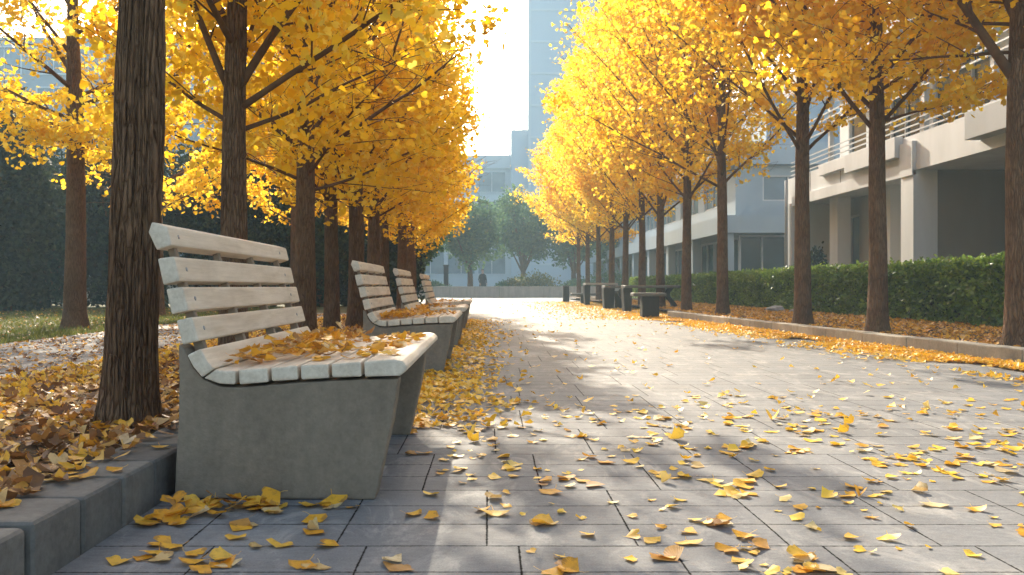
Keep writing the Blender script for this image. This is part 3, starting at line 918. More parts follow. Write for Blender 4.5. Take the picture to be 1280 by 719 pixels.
for s in SLATS[:4]:
    (x0, z0), (x1, z1) = bp(*s[-3]), bp(*s[-2] if len(s) > 4 else s[2])
    (xa, za), (xb, zb) = bp(*s[1 if len(s) == 4 else 2]), bp(*s[2 if len(s) == 4 else 3])
    cx_, cz_ = (xa+xb)/2, (za+zb)/2
    nx_, nz_2 = (za-zb), (xb-xa); ln = math.hypot(nx_, nz_2); nx_, nz_2 = nx_/ln, nz_2/ln
    for yb in (.087, 1.437):
        mb = MB(); mb.tube([(cx_-nx_*.004, yb, cz_-nz_2*.004), (cx_+nx_*.0015, yb, cz_+nz_2*.0015), (cx_+nx_*.003, yb, cz_+nz_2*.003)], [.0075,.0075,.005], 12)
        mb.build('bolt_head', M['steel'], bench, smooth=True)
for y0 in (.07, .52, .97, 1.42):       # uprights behind the back slats and rails below the seat
    q = [bp(*p) for p in [(196,300),(206,303),(247,436),(262,470),(247,474),(236,448)]]
    mb = MB(); mb.prism_y(q, y0, y0+.026)
    mb.build('upright', M['upright'], bench, bevel=.003, segs=1)
mb = MB(); mb.prism_y([bp(*p) for p in [(300,484),(330,482),(330,500),(300,502)]], .112, 1.20)
mb.build('seat_rail', M['bench_concrete'], bench, bevel=.004)
mb = MB(); mb.prism_y([bp(*p) for p in [(430,477),(455,475.5),(455,492),(430,494)]], .112, 1.20)
mb.build('seat_rail', M['bench_concrete'], bench, bevel=.004)
GBN = 'park benches along the left side of the path'
tag(bench, 'nearest bench, pale wooden slats on thick concrete ends, leaves on its seat', 'bench', GBN)
for (y, dx, lab) in [(6.7,.0,'second bench along the left side, a heap of leaves on its seat'),
                (9.6,.0,'third bench, seen end on behind the second one'),
                (13.6,-.03,'farthest bench, only its slatted back and front edge showing')]:
    c = copy_tree(bench); c.location = (BX+dx, y, 0); c['label'] = lab; c.rotation_euler = (0,0,random.uniform(-.012,.012))

# ------------------------------------------------------------------ stone tables and stools on the right
def block(name, mat, parent, x0,x1,y0,y1,z0,z1, bevel=.012):
    mb = MB(); mb.box(x0,x1,y0,y1,z0,z1); return mb.build(name, mat, parent, bevel=bevel)

def s_leg(parent, x, y, h, flip=1):
    mb = MB()
    pts = []
    for i in range(13):
        t = i/12
        pts.append((x + flip*(.10*math.sin(t*2*PI)+.03), t*h))
    w = .06
    out = [(p[0]-w*(1+.4*abs(2*i/12-1)), p[1]) for i, p in enumerate(pts)] + [(p[0]+w*(1+.4*abs(2*i/12-1)), p[1]) for i, p in reversed(list(enumerate(pts)))]
    mb.prism_y(out, y-.10, y+.10)
    return mb.build('curved_leg', M['dark_stone'], parent, bevel=.008)

def stool(x, y, w, lw, h, label):
    r_ = empty('stone_stool', (x, y, 0)); tag(r_, label, 'stool', 'stone stools on the right')
    block('seat', M['top_stone'], r_, -w/2, w/2, -.22, .22, h-.075, h, .02)
    block('pedestal', M['dark_stone'], r_, -lw/2+.03, lw/2+.03, -.16, .16, -.02, h-.076, .015)
    return r_
stool(3.40,18.3,.70,.36,.545,'nearest dark stone stool with a grey slab seat and one broad pedestal')
stool(3.90,26.0,.62,.28,.55,'dark stone stool between the two middle tables')
stool(3.62,33.0,.95,.26,.42,'farthest low stone stool, left of the tall dark posts')

def table(x, y, lx, w, h, ld, label, curved=True, mat='top_stone'):
    r_ = empty('stone_table', (x, y, 0)); tag(r_, label, 'table', 'stone tables on the right')
    block('table_top', M[mat], r_, -lx*.5, lx*.5, -w/2, w/2, h-.07, h, .02)
    mb = MB(); mb.prism_y([(-lx*.5+.02,-.02),(-lx*.5+ld*.9,-.02),(-lx*.5+ld,h-.071),(-lx*.5-.02,h-.071)], -w*.32, w*.32)
    mb.build('pedestal', M['dark_stone'], r_, bevel=.012)
    if curved: s_leg(r_, lx*.5-.22, 0, h-.071)
    else: block('pedestal', M['dark_stone'], r_, lx*.5-ld, lx*.5-.04, -w*.32, w*.32, -.02, h-.071)
    return r_
table(4.25,22.6,1.45,.7,.71,.22,'nearest stone table with a curved right leg, beside the hedge')
table(3.75,25.2,.80,.7,.70,.32,'second stone table with a broad dark pedestal')
table(3.95,30.5,1.15,.8,.80,.20,'farthest stone table with a pale top', True, 'wall_stone')
# lone dark post
r_ = empty('stone_post', (3.24,36.2,0)); tag(r_, 'slim dark stone post at the left end of the stone stools', 'post')
block('shaft', M['dark_stone'], r_, -.13,.13,-.13,.13,-.02,.68,.01)
block('cap', M['dark_stone'], r_, -.145,.145,-.145,.145,.681,.72,.01)

# ------------------------------------------------------------------ low wall, gate post, figure
r_ = empty('low_wall', (0,52,0)); tag(r_, 'low pale stone wall closing the sunny end of the path', 'wall')
mb = MB()
xs = [(-30 + i*3.06) for i in range(14)]
for i in range(13):
    mb.box(xs[i]+.012, xs[i+1]-.012, 0, .42, -.05, .60)
mb.build('wall_face', M['wall_stone'], r_, bevel=.015)
mb = MB(); mb.box(-30.02, 9.8, -.03, .46, .602, .68); mb.build('coping', M['wall_stone'], r_, bevel=.015)
r_ = empty('gate_post', (-2.83,55.5,0)); tag(r_, 'dark square gate post rising behind the low wall', 'post')
block('shaft', M['dark_stone'], r_, -.15,.15,-.15,.15,-.05,1.98,.01)
block('cap', M['dark_stone'], r_, -.18,.18,-.18,.18,1.981,2.08,.02)

def person(x, y, rz):
    """standing figure in a long dark coat, one hand in front"""
    sk = {}; edges = []; order = []
    def j(nm, co, r, par=None):
        sk[nm] = len(order); order.append((co, r))
        if par: edges.append((sk[par], sk[nm]))
    j('pelvis',(0,0,.95),.15); j('waist',(0,0,1.10),.135,'pelvis'); j('chest',(0,.01,1.30),.165,'waist'); j('shoulders',(0,0,1.43),.12,'chest')
    j('neck',(0,0,1.52),.055,'shoulders'); j('jaw',(0,-.015,1.60),.072,'neck'); j('skull',(0,.0,1.69),.092,'jaw'); j('crown',(0,.01,1.76),.06,'skull')
    for s, t in ((-1,'l'),(1,'r')):
        j(t+'hip',(s*.10,0,.90),.10,'pelvis'); j(t+'knee',(s*.11,-.01,.50),.062,t+'hip'); j(t+'ankle',(s*.11,.02,.09),.042,t+'knee'); j(t+'toe',(s*.12,-.15,.035),.034,t+'ankle')
        j(t+'sh',(s*.19,0,1.40),.066,'shoulders'); j(t+'el',(s*.27,.03,1.13),.046,t+'sh'); j(t+'wr',(s*.25,-.08,.90),.030,t+'el'); j(t+'palm',(s*.245,-.11,.84),.030,t+'wr')
        for q in range(4):
            b0 = (s*.245, -.135+q*.018, .80)
            j(t+'f%da'%q, b0, .010, t+'palm'); j(t+'f%db'%q, (b0[0]-s*.006, b0[1]-.004, .755-.006*(q in (1,2))), .009, t+'f%da'%q)
            j(t+'f%dc'%q, (b0[0]-s*.022, b0[1]-.006, .725-.006*(q in (1,2))), .008, t+'f%db'%q)
        j(t+'th',(s*.225,-.15,.82),.011,t+'palm'); j(t+'th2',(s*.212,-.168,.785),.009,t+'th')
    me = bpy.data.meshes.new('person'); me.from_pydata([c for c,_ in order], edges, [])
    o = bpy.data.objects.new('person', me); COL.objects.link(o)
    md = o.modifiers.new('skin','SKIN'); md.use_smooth_shade = True
    if not me.skin_vertices:
        bm = bmesh.new(); bm.from_mesh(me); bm.verts.layers.skin.verify(); bm.to_mesh(me); bm.free()
    for i, (c, r) in enumerate(order):
        me.skin_vertices[0].data[i].radius = (r, r); me.skin_vertices[0].data[i].use_root = (i == 0)
    sb = o.modifiers.new('sub','SUBSURF'); sb.levels = 2; sb.render_levels = 2
    dg = bpy.context.evaluated_depsgraph_get()
    m2 = bpy.data.meshes.new_from_object(o.evaluated_get(dg))
    bpy.data.objects.remove(o)
    m2.name = 'body'
    # face: brow, nose and chin shaped into the head
    for v in m2.vertices:
        c = v.co
        if c.z > 1.55 and c.y < -.04 and abs(c.x) < .018 and 1.61 < c.z < 1.67: c.y -= .022
    m2.materials.clear(); m2.materials.append(M['skin']); m2.materials.append(M['coat'])
    for p in m2.polygons:
        z = p.center.z; hand = abs(p.center.x) > .19 and z < .90 and z > .68
        p.material_index = 0 if (z > 1.50 or hand) else 1
    root = empty('person', (x,y,0), rz)
    ob = bpy.data.objects.new('body', m2); COL.objects.link(ob); ob.parent = root
    # coat skirt and hair
    rings = [(.52,.25,.20),(.75,.235,.185),(.98,.205,.165),(1.12,.185,.155),(1.30,.215,.175),(1.42,.19,.14),(1.47,.10,.085)]
    n = 28; vs = []; fs = []
    for (z,a,b) in rings:
        for k in range(n):
            t = 2*PI*k/n; w = 1+.03*math.sin(5*t+z*4)
            vs.append((a*w*math.cos(t), b*w*math.sin(t)+.005, z))
    for i in range(len(rings)-1):
        for k in range(n):
            fs.append((i*n+k, i*n+(k+1)%n, (i+1)*n+(k+1)%n, (i+1)*n+k))
    me = bpy.data.meshes.new('coat'); me.from_pydata(vs, [], fs); me.polygons.foreach_set('use_smooth',[True]*len(fs))
    link('coat', me, M['coat'], root)
    bm = bmesh.new(); bmesh.ops.create_uvsphere(bm, u_segments=20, v_segments=14, radius=1)
    bmesh.ops.delete(bm, geom=[v for v in bm.verts if v.co.z < -.55 or (v.co.y < -.45 and v.co.z < .35)], context='VERTS')
    for v in bm.verts: v.co = Vector((v.co.x*.098, v.co.y*.108+.012, v.co.z*.118+1.70))
    me = bpy.data.meshes.new('hair'); bm.to_mesh(me); bm.free()
    link('hair', me, M['hair'], root)
    return root
tag(person(-.45, 55.2, .5), 'figure in a long dark coat standing behind the low wall', 'person')

# ------------------------------------------------------------------ buildings
def part(name, mat, root, boxes, bevel=.0):
    mb = MB()
    for b_ in boxes: mb.box(*b_)
    return mb.build(name, mat, root, bevel=bevel)

def window_x(root, X, y0, y1, z0, z1, mat='glass', nm=2, depth=.12, fr='rail_metal', fw=.06):
    """window in a wall facing -X: frame with mullions, pane as a sub-part"""
    bs = [(X-.03,X+depth,y0,y1,z0,z0+fw),(X-.03,X+depth,y0,y1,z1-fw,z1),(X-.028,X+depth,y0,y0+fw,z0+fw,z1-fw),(X-.028,X+depth,y1-fw,y1,z0+fw,z1-fw)]
    for k in range(1, nm):
        ym = y0+(y1-y0)*k/nm; bs.append((X-.025,X+depth*.8,ym-.03,ym+.03,z0+fw,z1-fw))
    w = part('window', M[fr], root, bs)
    part('pane', M[mat], w, [(X+.04,X+.06,y0+.02,y1-.02,z0+.02,z1-.02)])
    return w

def window_y(root, Y, x0, x1, z0, z1, mat='glass', nm=2, depth=.12, fr='rail_metal', fw=.06):
    bs = [(x0,x1,Y-.03,Y+depth,z0,z0+fw),(x0,x1,Y-.03,Y+depth,z1-fw,z1),(x0,x0+fw,Y-.028,Y+depth,z0+fw,z1-fw),(x1-fw,x1,Y-.028,Y+depth,z0+fw,z1-fw)]
    for k in range(1, nm):
        xm = x0+(x1-x0)*k/nm; bs.append((xm-.03,xm+.03,Y-.025,Y+depth*.8,z0+fw,z1-fw))
    w = part('window', M[fr], root, bs)
    part('pane', M[mat], w, [(x0+.02,x1-.02,Y+.04,Y+.06,z0+.02,z1-.02)])
    return w

# near white building on the right
b1 = empty('white_building', (0,0,0)); tag(b1, 'near white concrete building with a shaded passage and railed balcony', 'building')
part('floor_slab', M['white_wall'], b1, [(10.0,19.0,6.0,28.6,3.42,4.26)])
part('fascia_panel', M['white_wall'], b1, [(9.80,9.998,20.65,23.6,3.80,4.30)], .01)
part('fascia_panel', M['white_wall'], b1, [(9.86,9.998,23.62,25.6,3.98,4.30)], .01)
part('fascia_panel', M['grey_wall'], b1, [(9.68,9.998,12.0,17.4,3.66,4.22)], .01)
part('fascia_panel', M['white_wall'], b1, [(9.92,9.998,20.65,28.0,3.30,3.62)], .01)
part('column', M['white_wall'], b1, [(9.93,10.5,20.0,20.6,-.05,3.418),(9.90,9.996,20.0,20.62,3.30,4.10)], 0)
part('column', M['white_wall'], b1, [(9.93,10.4,28.1,28.62,-.05,3.418)], 0)
part('column', M['white_wall'], b1, [(10.6,11.0,26.0,26.6,-.05,3.418)], 0)
part('column', M['white_wall'], b1, [(10.75,11.15,22.9,23.5,-.05,3.418)], 0)
part('passage_wall', M['brown_wall'], b1, [(10.502,18.8,20.05,20.35,-.05,3.418)])
part('passage_wall', M['brown_wall'], b1, [(18.5,18.8,6.0,20.048,-.05,3.418)])
part('passage_wall', M['brown_wall'], b1, [(11.5,18.498,6.0,6.3,-.05,3.418)])
part('back_wall', M['grey_wall'], b1, [(11.35,11.6,20.352,21.6,-.05,3.418),(11.35,11.6,22.7,24.2,-.05,3.418),(11.35,11.6,25.5,26.2,-.05,3.418),(11.35,11.6,27.6,28.6,-.05,3.418),
     (11.36,11.59,21.6,22.7,2.9,3.418),(11.36,11.59,24.2,25.5,2.9,3.418),(11.36,11.59,26.2,27.6,2.9,3.418)])
window_x(b1, 11.40, 21.6, 22.7, 0.0, 2.9, 'glass', 1)
window_x(b1, 11.40, 24.2, 25.5, 0.0, 2.9, 'glass', 2)
window_x(b1, 11.40, 26.2, 27.6, 0.0, 2.9, 'pale_glass', 2)
part('end_wall', M['white_wall'], b1, [(10.45,19,28.3,28.6,-.05,3.418)])
part('upper_wall', M['white_wall'], b1, [(11.7,19,6,28.5,4.262,4.7),(11.7,19,6,28.5,6.5,6.9)] + [(11.7,12.0,y0,y0+.7,4.7,6.5) for y0 in (6,9.3,12.6,15.9,19.2,22.5,25.8,27.8)])
for k in range(6):
    window_x(b1, 11.75, 6.7+3.3*k, 9.3+3.3*k, 4.7, 6.5, 'dark_glass', 3)
window_x(b1, 11.75, 26.5, 27.8, 4.7, 6.5, 'dark_glass', 1)
part('roof_slab', M['white_wall'], b1, [(9.85,19.2,5.9,28.7,6.902,7.5)])
for yj in (22.1, 24.3, 26.6):
    part('panel_joint', M['dark_stone'], b1, [(9.994,10.02,yj,yj+.018,3.63,4.25)])
mb = MB(); mb.tube([(9.86,28.35,-.05),(9.86,28.35,3.2),(9.86,28.35,4.2)], [.055,.055,.055], 12); mb.build('downpipe', M['grey_wall'], b1, smooth=True)
for yb in (8.0, 11.6, 15.1, 18.3, 21.2):
    part('blind', M['pale_wall'], b1, [(11.84,11.86,yb,yb+1.0,5.3,6.45)])
rl = part('railing', M['rail_metal'], b1, [(10.06,10.10,6,28.5,z,z+.028) for z in (4.36,4.50,4.64,4.78)] + [(10.06,10.10,6,28.5,z,z+.036) for z in (5.33,5.50,5.67,5.84)])
part('post', M['rail_metal'], b1, [(10.11,10.23,y0,y0+.14,4.262,6.9) for y0 in (6.1,)])
for k in range(1, 9):
    part('post', M['rail_metal'], b1, [(10.11,10.23,6.1+2.75*k,6.24+2.75*k,4.262,6.9)])

# blue-grey wing further back
b2 = empty('grey_building', (0,0,0)); tag(b2, 'blue grey building with ribbon fascia and teal shopfront glass, beyond the white one', 'building')
part('fascia', M['blue_wall'], b2, [(9.3,30,34,80,2.82,3.52)])
part('fascia', M['blue_wall'], b2, [(9.6,30,34.3,80,5.6,6.5)])
part('upper_wall', M['blue_wall'], b2, [(10.0,30,34.7,80,3.522,4.15),(10.0,10.3,34.7,80,5.2,5.598),(10.3,30,34.7,35,5.2,5.598)] + [(10.0,10.3,34.7+y0,35.9+y0,4.15,5.2) for y0 in range(0,46,5)] + [(10.3+x0,11.1+x0,34.7,35,4.15,5.2) for x0 in (0,4,8,12,16)])
for k in range(9):
    window_x(b2, 10.06, 35.9+5*k, 39.7+5*k, 4.15, 5.2, 'pale_glass', 3, .1)
for x0 in (11.1,15.1,19.1):
    window_y(b2, 34.76, x0, x0+3.2, 4.15, 5.2, 'pale_glass', 3, .1)
for k in range(5):
    window_y(b2, 35.6, 10.4+3.0*k, 13.3+3.0*k, .0, 2.818, 'glass', 3, .1, 'rail_metal', .08)
for k in range(8):
    window_x(b2, 10.9, 36.0+5.4*k, 41.2+5.4*k, .0, 2.818, 'glass', 4, .1, 'rail_metal', .08)
for k in range(9):
    part('column', M['blue_wall'], b2, [(9.42,9.80,34.2+5.4*k,34.75+5.4*k,-.05,2.818)])
part('core_wall', M['grey_wall'], b2, [(11.2,30,35.9,79.5,-.05,2.818)])
part('roof_storey', M['blue_wall'], b2, [(12,30,37,79,6.502,9.4)])

# centre building and tower at the end of the view
b3 = empty('office_building', (0,0,0)); tag(b3, 'pale banded office block straight ahead at the end of the path', 'building')
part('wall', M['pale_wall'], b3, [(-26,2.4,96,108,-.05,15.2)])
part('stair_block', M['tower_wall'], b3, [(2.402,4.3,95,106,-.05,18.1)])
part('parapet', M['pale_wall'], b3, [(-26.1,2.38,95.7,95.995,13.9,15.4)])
for k in range(8):
    window_y(b3, 95.93, -25.5+3.45*k, -22.3+3.45*k, 8.9, 10.3, 'glass', 2, .06, 'pale_wall', .1)
for k in range(8):
    window_y(b3, 95.93, -25.5+3.45*k, -22.3+3.45*k, 11.2, 13.6, 'pale_glass', 2, .06, 'pale_wall', .1)
for k in range(8):
    window_y(b3, 95.93, -25.5+3.45*k, -22.3+3.45*k, 2.0, 6.5, 'pale_glass', 2, .06, 'pale_wall', .1)
b4 = empty('tower', (0,0,0)); tag(b4, 'tall pale blue tower rising behind the right row of ginkgos', 'tower')
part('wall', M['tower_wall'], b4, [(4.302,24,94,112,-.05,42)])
part('corner_fin', M['pale_wall'], b4, [(4.25,4.55,93.9,93.995,0,42.1)])
for k in range(11):
    part('floor_band', M['pale_wall'], b4, [(4.56,23.9,93.93,93.997,3.0+3.5*k,3.25+3.5*k)])
# hazy glass block at the left behind the evergreens
b5 = empty('glass_building', (0,0,0)); tag(b5, 'hazy teal office block glimpsed through the leaves at the left', 'building')
part('wall', M['blue_wall'], b5, [(-75,-17,80,95,-.05,24)])
for k in range(6):
    for q in range(9):
        window_y(b5, 79.93, -74+6.3*q, -69+6.3*q, 1.5+3.8*k, 4.2+3.8*k, 'pale_glass', 3, .06, 'pale_wall', .15)
b6 = empty('garden_wall', (0,0,0)); tag(b6, 'low pale wall showing in gaps under the dark evergreens', 'wall')
part('wall_face', M['wall_stone'], b6, [(-34,-6.0,35.0,35.3,-.05,1.0)])
part('coping', M['wall_stone'], b6, [(-34.05,-5.95,34.96,35.34,1.002,1.08)])

# ------------------------------------------------------------------ fallen leaves
def dry_leaf(seed, flat=False, lo=False):
    """curled fan leaf with a stalk; returns verts, quads (unit: fan radius 1)"""
    rng = random.Random(seed)
    na, nr = (6, 3) if lo else (14, 6)
    half = rng.uniform(.75,1.15)
    cup = rng.uniform(-.15,.55); fold = rng.choice((0,0,.5,1.0))*rng.uniform(.6,1.2); curl = rng.uniform(-.3,.7)
    if flat: cup *= .5; fold *= .25; curl *= .5
    notch = rng.uniform(.05,.35); ph = rng.uniform(0,6)
    tip = rng.uniform(-.4,.5) if not flat else 0
    V = []; Q = []
    for i in range(nr+1):
        for k in range(na+1):
            a = -half + 2*half*k/na; u = a/half
            Rr = 1 - .10*u*u + .05*math.sin(7*a+ph) + .03*math.sin(15*a+ph*2) - notch*math.exp(-(u/.10)**2)
            r = (.04 + .96*i/nr)*Rr
            x = r*math.sin(a); y = r*math.cos(a)
            z = cup*x*x + fold*abs(x)*.55 + curl*r*r*.35 + .05*math.sin(5*a+ph)*r*r + tip*max(0,r-.6)**2*1.6*(1 if u > 0 else .4)
            if fold > .5: x *= .72
            V.append((x, y, z))
    n = na+1
    for i in range(nr):
        for k in range(na):
            Q.append((i*n+k, i*n+k+1, (i+1)*n+k+1, (i+1)*n+k))
    b = len(V); L = rng.uniform(.2,.45); bx = rng.uniform(-.3,.3); w = .013 if not lo else .022
    st = [(0,.06,.0),(bx*.3,-L*.5,.03),(bx,-L,.05+rng.uniform(0,.1))]
    for (x,y,z) in st: V += [(x-w,y,z),(x+w,y,z)]
    Q += [(b,b+1,b+3,b+2),(b+2,b+3,b+5,b+4)]
    V = np.array(V); V[:,1] -= .5
    return V, np.array(Q)

HI = []
for i in range(26):
    V, Q = dry_leaf(500+i, flat=(i < 15))
    HI.append((V, Q))
LO = [dry_leaf(600+i, lo=True) for i in range(10)] + [dry_leaf(640+i, flat=True, lo=True) for i in range(6)]
hi_mesh = {}
for kind in ('gold','tan','brown'):
    for i, (V, Q) in enumerate(HI):
        me = np_mesh('fallen_leaf', V*.052, Q, True); me.materials.append(M['fallen_'+kind]); hi_mesh[kind, i] = me

def drop(x, y, z, kind, tilt, size, label, group, i=None):
    """one leaf lying with its lowest point at height z"""
    if i is None: i = random.randrange(len(HI)) if (tilt > .3 and random.random() < .6 or random.random() < .10) else random.randrange(15)
    o = bpy.data.objects.new('fallen_leaf', hi_mesh[kind, i]); COL.objects.link(o)
    e = Euler((random.gauss(0,tilt), random.gauss(0,tilt), random.uniform(0,6.28)))
    Mx = np.array(e.to_matrix())
    zmin = (HI[i][0]*.052*size @ Mx.T)[:,2].min()
    o.rotation_euler = e; o.scale = (size,)*3
    o.location = (x, y, z - zmin + .0015)
    tag(o, label, 'leaf', group)
    return o

def kindpick(g=.72, t=.2):
    r = random.random()
    return 'gold' if r < g else ('tan' if r < g+t else 'brown')
WORD = {'gold':'golden', 'tan':'pale dried', 'brown':'brown'}
count = 0
# pile between kerb and front bench
for k in range(46):
    a = random.random(); x = -.99 + abs(random.gauss(0,.24)); y = 2.67 - abs(random.gauss(0,.11)) - (.1*random.random() if x < -.85 else 0)
    if x > -.45: x = -.45 - random.random()*.4
    zz = max(0, .05*(1-(x+1.0)/.40)*(1-(2.66-y)/.25))*random.random()
    kd = kindpick(.8,.1)
    drop(x, y, zz, kd,   .22, random.uniform(.85,1.25), WORD[kd]+' leaf in the pile at the foot of the front bench', 'leaves piled at the front bench'); count += 1
for k in range(9):
    kd = kindpick(.7,.1)
    drop(-.85+.43*random.random(), 2.655-random.random()*.04, 0, kd, .25, random.uniform(.7,1.0), WORD[kd]+' leaf lying along the base of the front bench', 'leaves along the bench base'); count += 1
# on the near bench's seat
def seat_z(x):         # world x
    px = (x/SC) + VX
    xs_ = [262,294,334,371,410,451,492]; zs_ = [461,463,460,457,455,452,449]
    return H - (np.interp(px, xs_, zs_)-VY)*SC
for k in range(120):
    front = k >= 66
    x = random.uniform(-.47,-.30) if front else -.86 + abs(random.gauss(0,.15))
    if front and random.random() < .4: x = random.uniform(-.62,-.4)
    x = min(x, -.315)
    y = BY + (random.uniform(.12,1.45) if front else random.uniform(.2,1.5))
    kd = kindpick(.88,.10) if front else kindpick(.52,.26)
    zz = seat_z(x) + (0 if front else (.065*random.random()**1.3)*max(.2, 1-(x+.86)/.5))
    where = 'on the front half of the nearest seat' if front else 'heaped against the back of the nearest seat'
    drop(x, y, zz, kd, .2 if front else .28, random.uniform(.75,1.15), WORD[kd]+' leaf '+where, 'leaves on the nearest bench'); count += 1
# on the kerb
for (px, py) in [(20,603),(112,598),(95,600),(160,590),(10,635),(45,612),(200,560),(150,575)]:
    Y = (H-.142)*F/(py-VY); X = (px-VX)*Y/F
    if X > -1.07: X = -1.09
    X = max(X, -1.22); Y = max(Y, 2.0)
    kd = kindpick(.8,.15)
    drop(X, Y, .145, kd, .15, random.uniform(.75,1.0), WORD[kd]+' leaf resting on top of the left kerb', 'leaves on the left kerb'); count += 1
# in the shaded corner before the bench
for k in range(20):
    X = -.93 + .75*random.random(); Y = 2.03 + .48*random.random()
    kd = kindpick(.62,.30)
    drop(X, Y, .001, kd, .08, random.uniform(.7,1.2), WORD[kd]+' leaf on the shaded slabs between the kerb and the front bench shadow', 'leaves in the shaded corner'); count += 1
# across the near paving
tries = 0; spots = []
while count < 298 and tries < 9000:
    tries += 1
    Y = 2.02 + 2.5*random.random()**1.15
    X = random.uniform(-.98, 680*Y/F)
    if X < -.24 and Y > 2.55: 
        if not (X > -.36 and Y < 4.4): continue
    cl = mnoise.noise(Vector((X*1.3, Y*1.3, 9)))
    if random.random() > .7 + .7*cl: continue
    if spots and random.random() < .22:       # small clusters
        q = random.choice(spots); X, Y = q[0]+random.gauss(0,.05), q[1]+random.gauss(0,.04)
        if X < -.30 or Y < 2.0: continue
    spots.append((X, Y))
    kd = kindpick(.68,.24)
    if X < -.12 and Y < 3.7: where = 'in the shade beside the front bench'
    elif X < .75: where = 'in the middle of the path'
    else: where = 'on the right half of the path'
    near = 'closest ' if Y < 2.7 else ''
    lab = {'': WORD[kd]+' leaf '+where+', past the nearest slabs', 'closest ': WORD[kd]+' leaf '+where+', on the nearest slabs'}[near]
    drop(X, Y, .001, kd, .07, random.choice((.65,.8,.95,1.05,1.2,1.35)), lab, 'leaves scattered on the near paving'); count += 1
# smaller scraps between them
n = 230; Y_ = 2.02 + 2.9*RNG.random(n); X_ = -.2 + RNG.random(n)*(.2+.64*Y_)
k_ = (X_ > -.2) & ~((X_ < .0) & (Y_ < 2.6))
SCRAPS = (np.stack([X_,Y_],1)[k_])
n = 290; Y_ = 2.75 + 2.6*RNG.random(n); X_ = -.2 + RNG.random(n)*(.2+.64*Y_)
cl_ = np.array([mnoise.noise(Vector((a_*1.7, b_*1.7, 21))) for a_, b_ in zip(X_, Y_)])
k_ = (X_ > -.2) & (cl_ > -.12)
MORE = np.stack([X_,Y_],1)[k_]
# one in the air
o = drop(.75, 8.0, 1.14, 'gold', .9, 1.1, 'single golden leaf falling through the air above the path', None)
o.name = 'falling_leaf'

def scatter(name, XY, Z, sizes, tilt, mat, label, seed, lo=LO):
    nrng = np.random.default_rng(seed)
    XY = np.asarray(XY); n = len(XY)
    which = nrng.integers(0, len(lo), n)
    Vs = []; Fs = []; base = 0
    for w, (V, Q) in enumerate(lo):
        idx = np.where(which == w)[0]
        if not len(idx): continue
        m = len(idx)
        Rm = rot_from(nrng.normal(0,tilt,m), nrng.normal(0,tilt,m), nrng.uniform(0,6.28,m))
        P = np.einsum('nij,kj->nki', Rm, V)*(.052*sizes[idx])[:,None,None]
        P[:,:,2] -= P[:,:,2].min(1)[:,None]
        P += np.stack([XY[idx,0], XY[idx,1], Z[idx]+.002], 1)[:,None,:]
        Vs.append(P.reshape(-1,3))
        Fs.append((Q[None]+(np.arange(m)*len(V))[:,None,None]).reshape(-1,4)+base)
        base += m*len(V)
    o = link(name, np_mesh(name, np.concatenate(Vs), np.concatenate(Fs), True), M[mat])
    tag(o, label, 'leaves', kind='stuff')
    return o

scatter('fallen_leaves', SCRAPS, np.zeros(len(SCRAPS)), RNG.uniform(.3,.9,len(SCRAPS)), .14, 'litter_gold', 'small leaf scraps strewn over the nearest paving', 5, HI[:15])
scatter('fallen_leaves', MORE, np.zeros(len(MORE)), RNG.uniform(.6,1.25,len(MORE)), .10, 'litter_gold', 'golden leaves scattered over the middle of the near paving', 15, HI[:18])
rng2 = np.random.default_rng(5)
def bench_hit(X, Y):
    hit = np.zeros(len(X), bool)
    for y0 in (2.72, 6.7, 9.6, 13.6):
        for q in (.012, 1.20):
            hit |= (X > -1.03) & (X < -.3) & (Y > y0+q-.06) & (Y < y0+q+.16)
    return hit
XY = []
# even thin cover of the path
n = 9000; Y = 4.4 + rng2.random(n)**1.6*26; X = -1 + rng2.random(n)*(5.6)
keep = (X < kx(Y)-.05) & (rng2.random(n) < .75)
XY.append(np.stack([X,Y],1)[keep & (rng2.random(n) < np.clip(.9-.02*Y,.25,1))][:420])
# drift past the front bench, left side of the path
n = 30000; Y = 4.1 + rng2.random(n)**1.4*13; X = -1.0 + np.abs(rng2.normal(0,1,n))*(.62)
keep = (X < .75) & (rng2.random(n) < np.exp(-np.clip(X+.2,0,9)*3.2)) & ((Y > 4.9) | (rng2.random(n) < .4))
XY.append(np.stack([X,Y],1)[keep][:7500])
# golden drift along the right kerb
n = 26000; Y = 5.0 + rng2.random(n)**1.2*15; X = kx(Y) - np.abs(rng2.normal(0,.34,n)) - .02 - np.clip((Y-14)*.02,0,.2)*np.abs(rng2.normal(0,1,n))
nz_ = np.array([mnoise.noise(Vector((a*1.1,b*.9,2))) for a,b in zip(X,Y)])
XY.append(np.stack([X,Y],1)[(nz_ > -.25) | (X > kx(Y)-.3)][:15000])
# spread around the stone tables
n = 9000; Y = 17 + rng2.random(n)*20; X = 4.5 - np.abs(rng2.normal(0,1.25,n))
XY.append(np.stack([X,Y],1)[(X > 1.1) & ((Y > 18.6) | (X < kx(Y)-.05))])
A = np.concatenate(XY); A = A[~bench_hit(A[:,0], A[:,1])]
Zp = rng2.random(len(A))*.012
near = A[:,0] > kx(A[:,1])-.5
Zp[near] += rng2.random(near.sum())*.012
scatter('fallen_leaves', A, Zp, rng2.uniform(.55,1.1,len(A)), .2, 'litter_gold', 'golden leaves drifted over the paving from the front bench to the tables', 6)
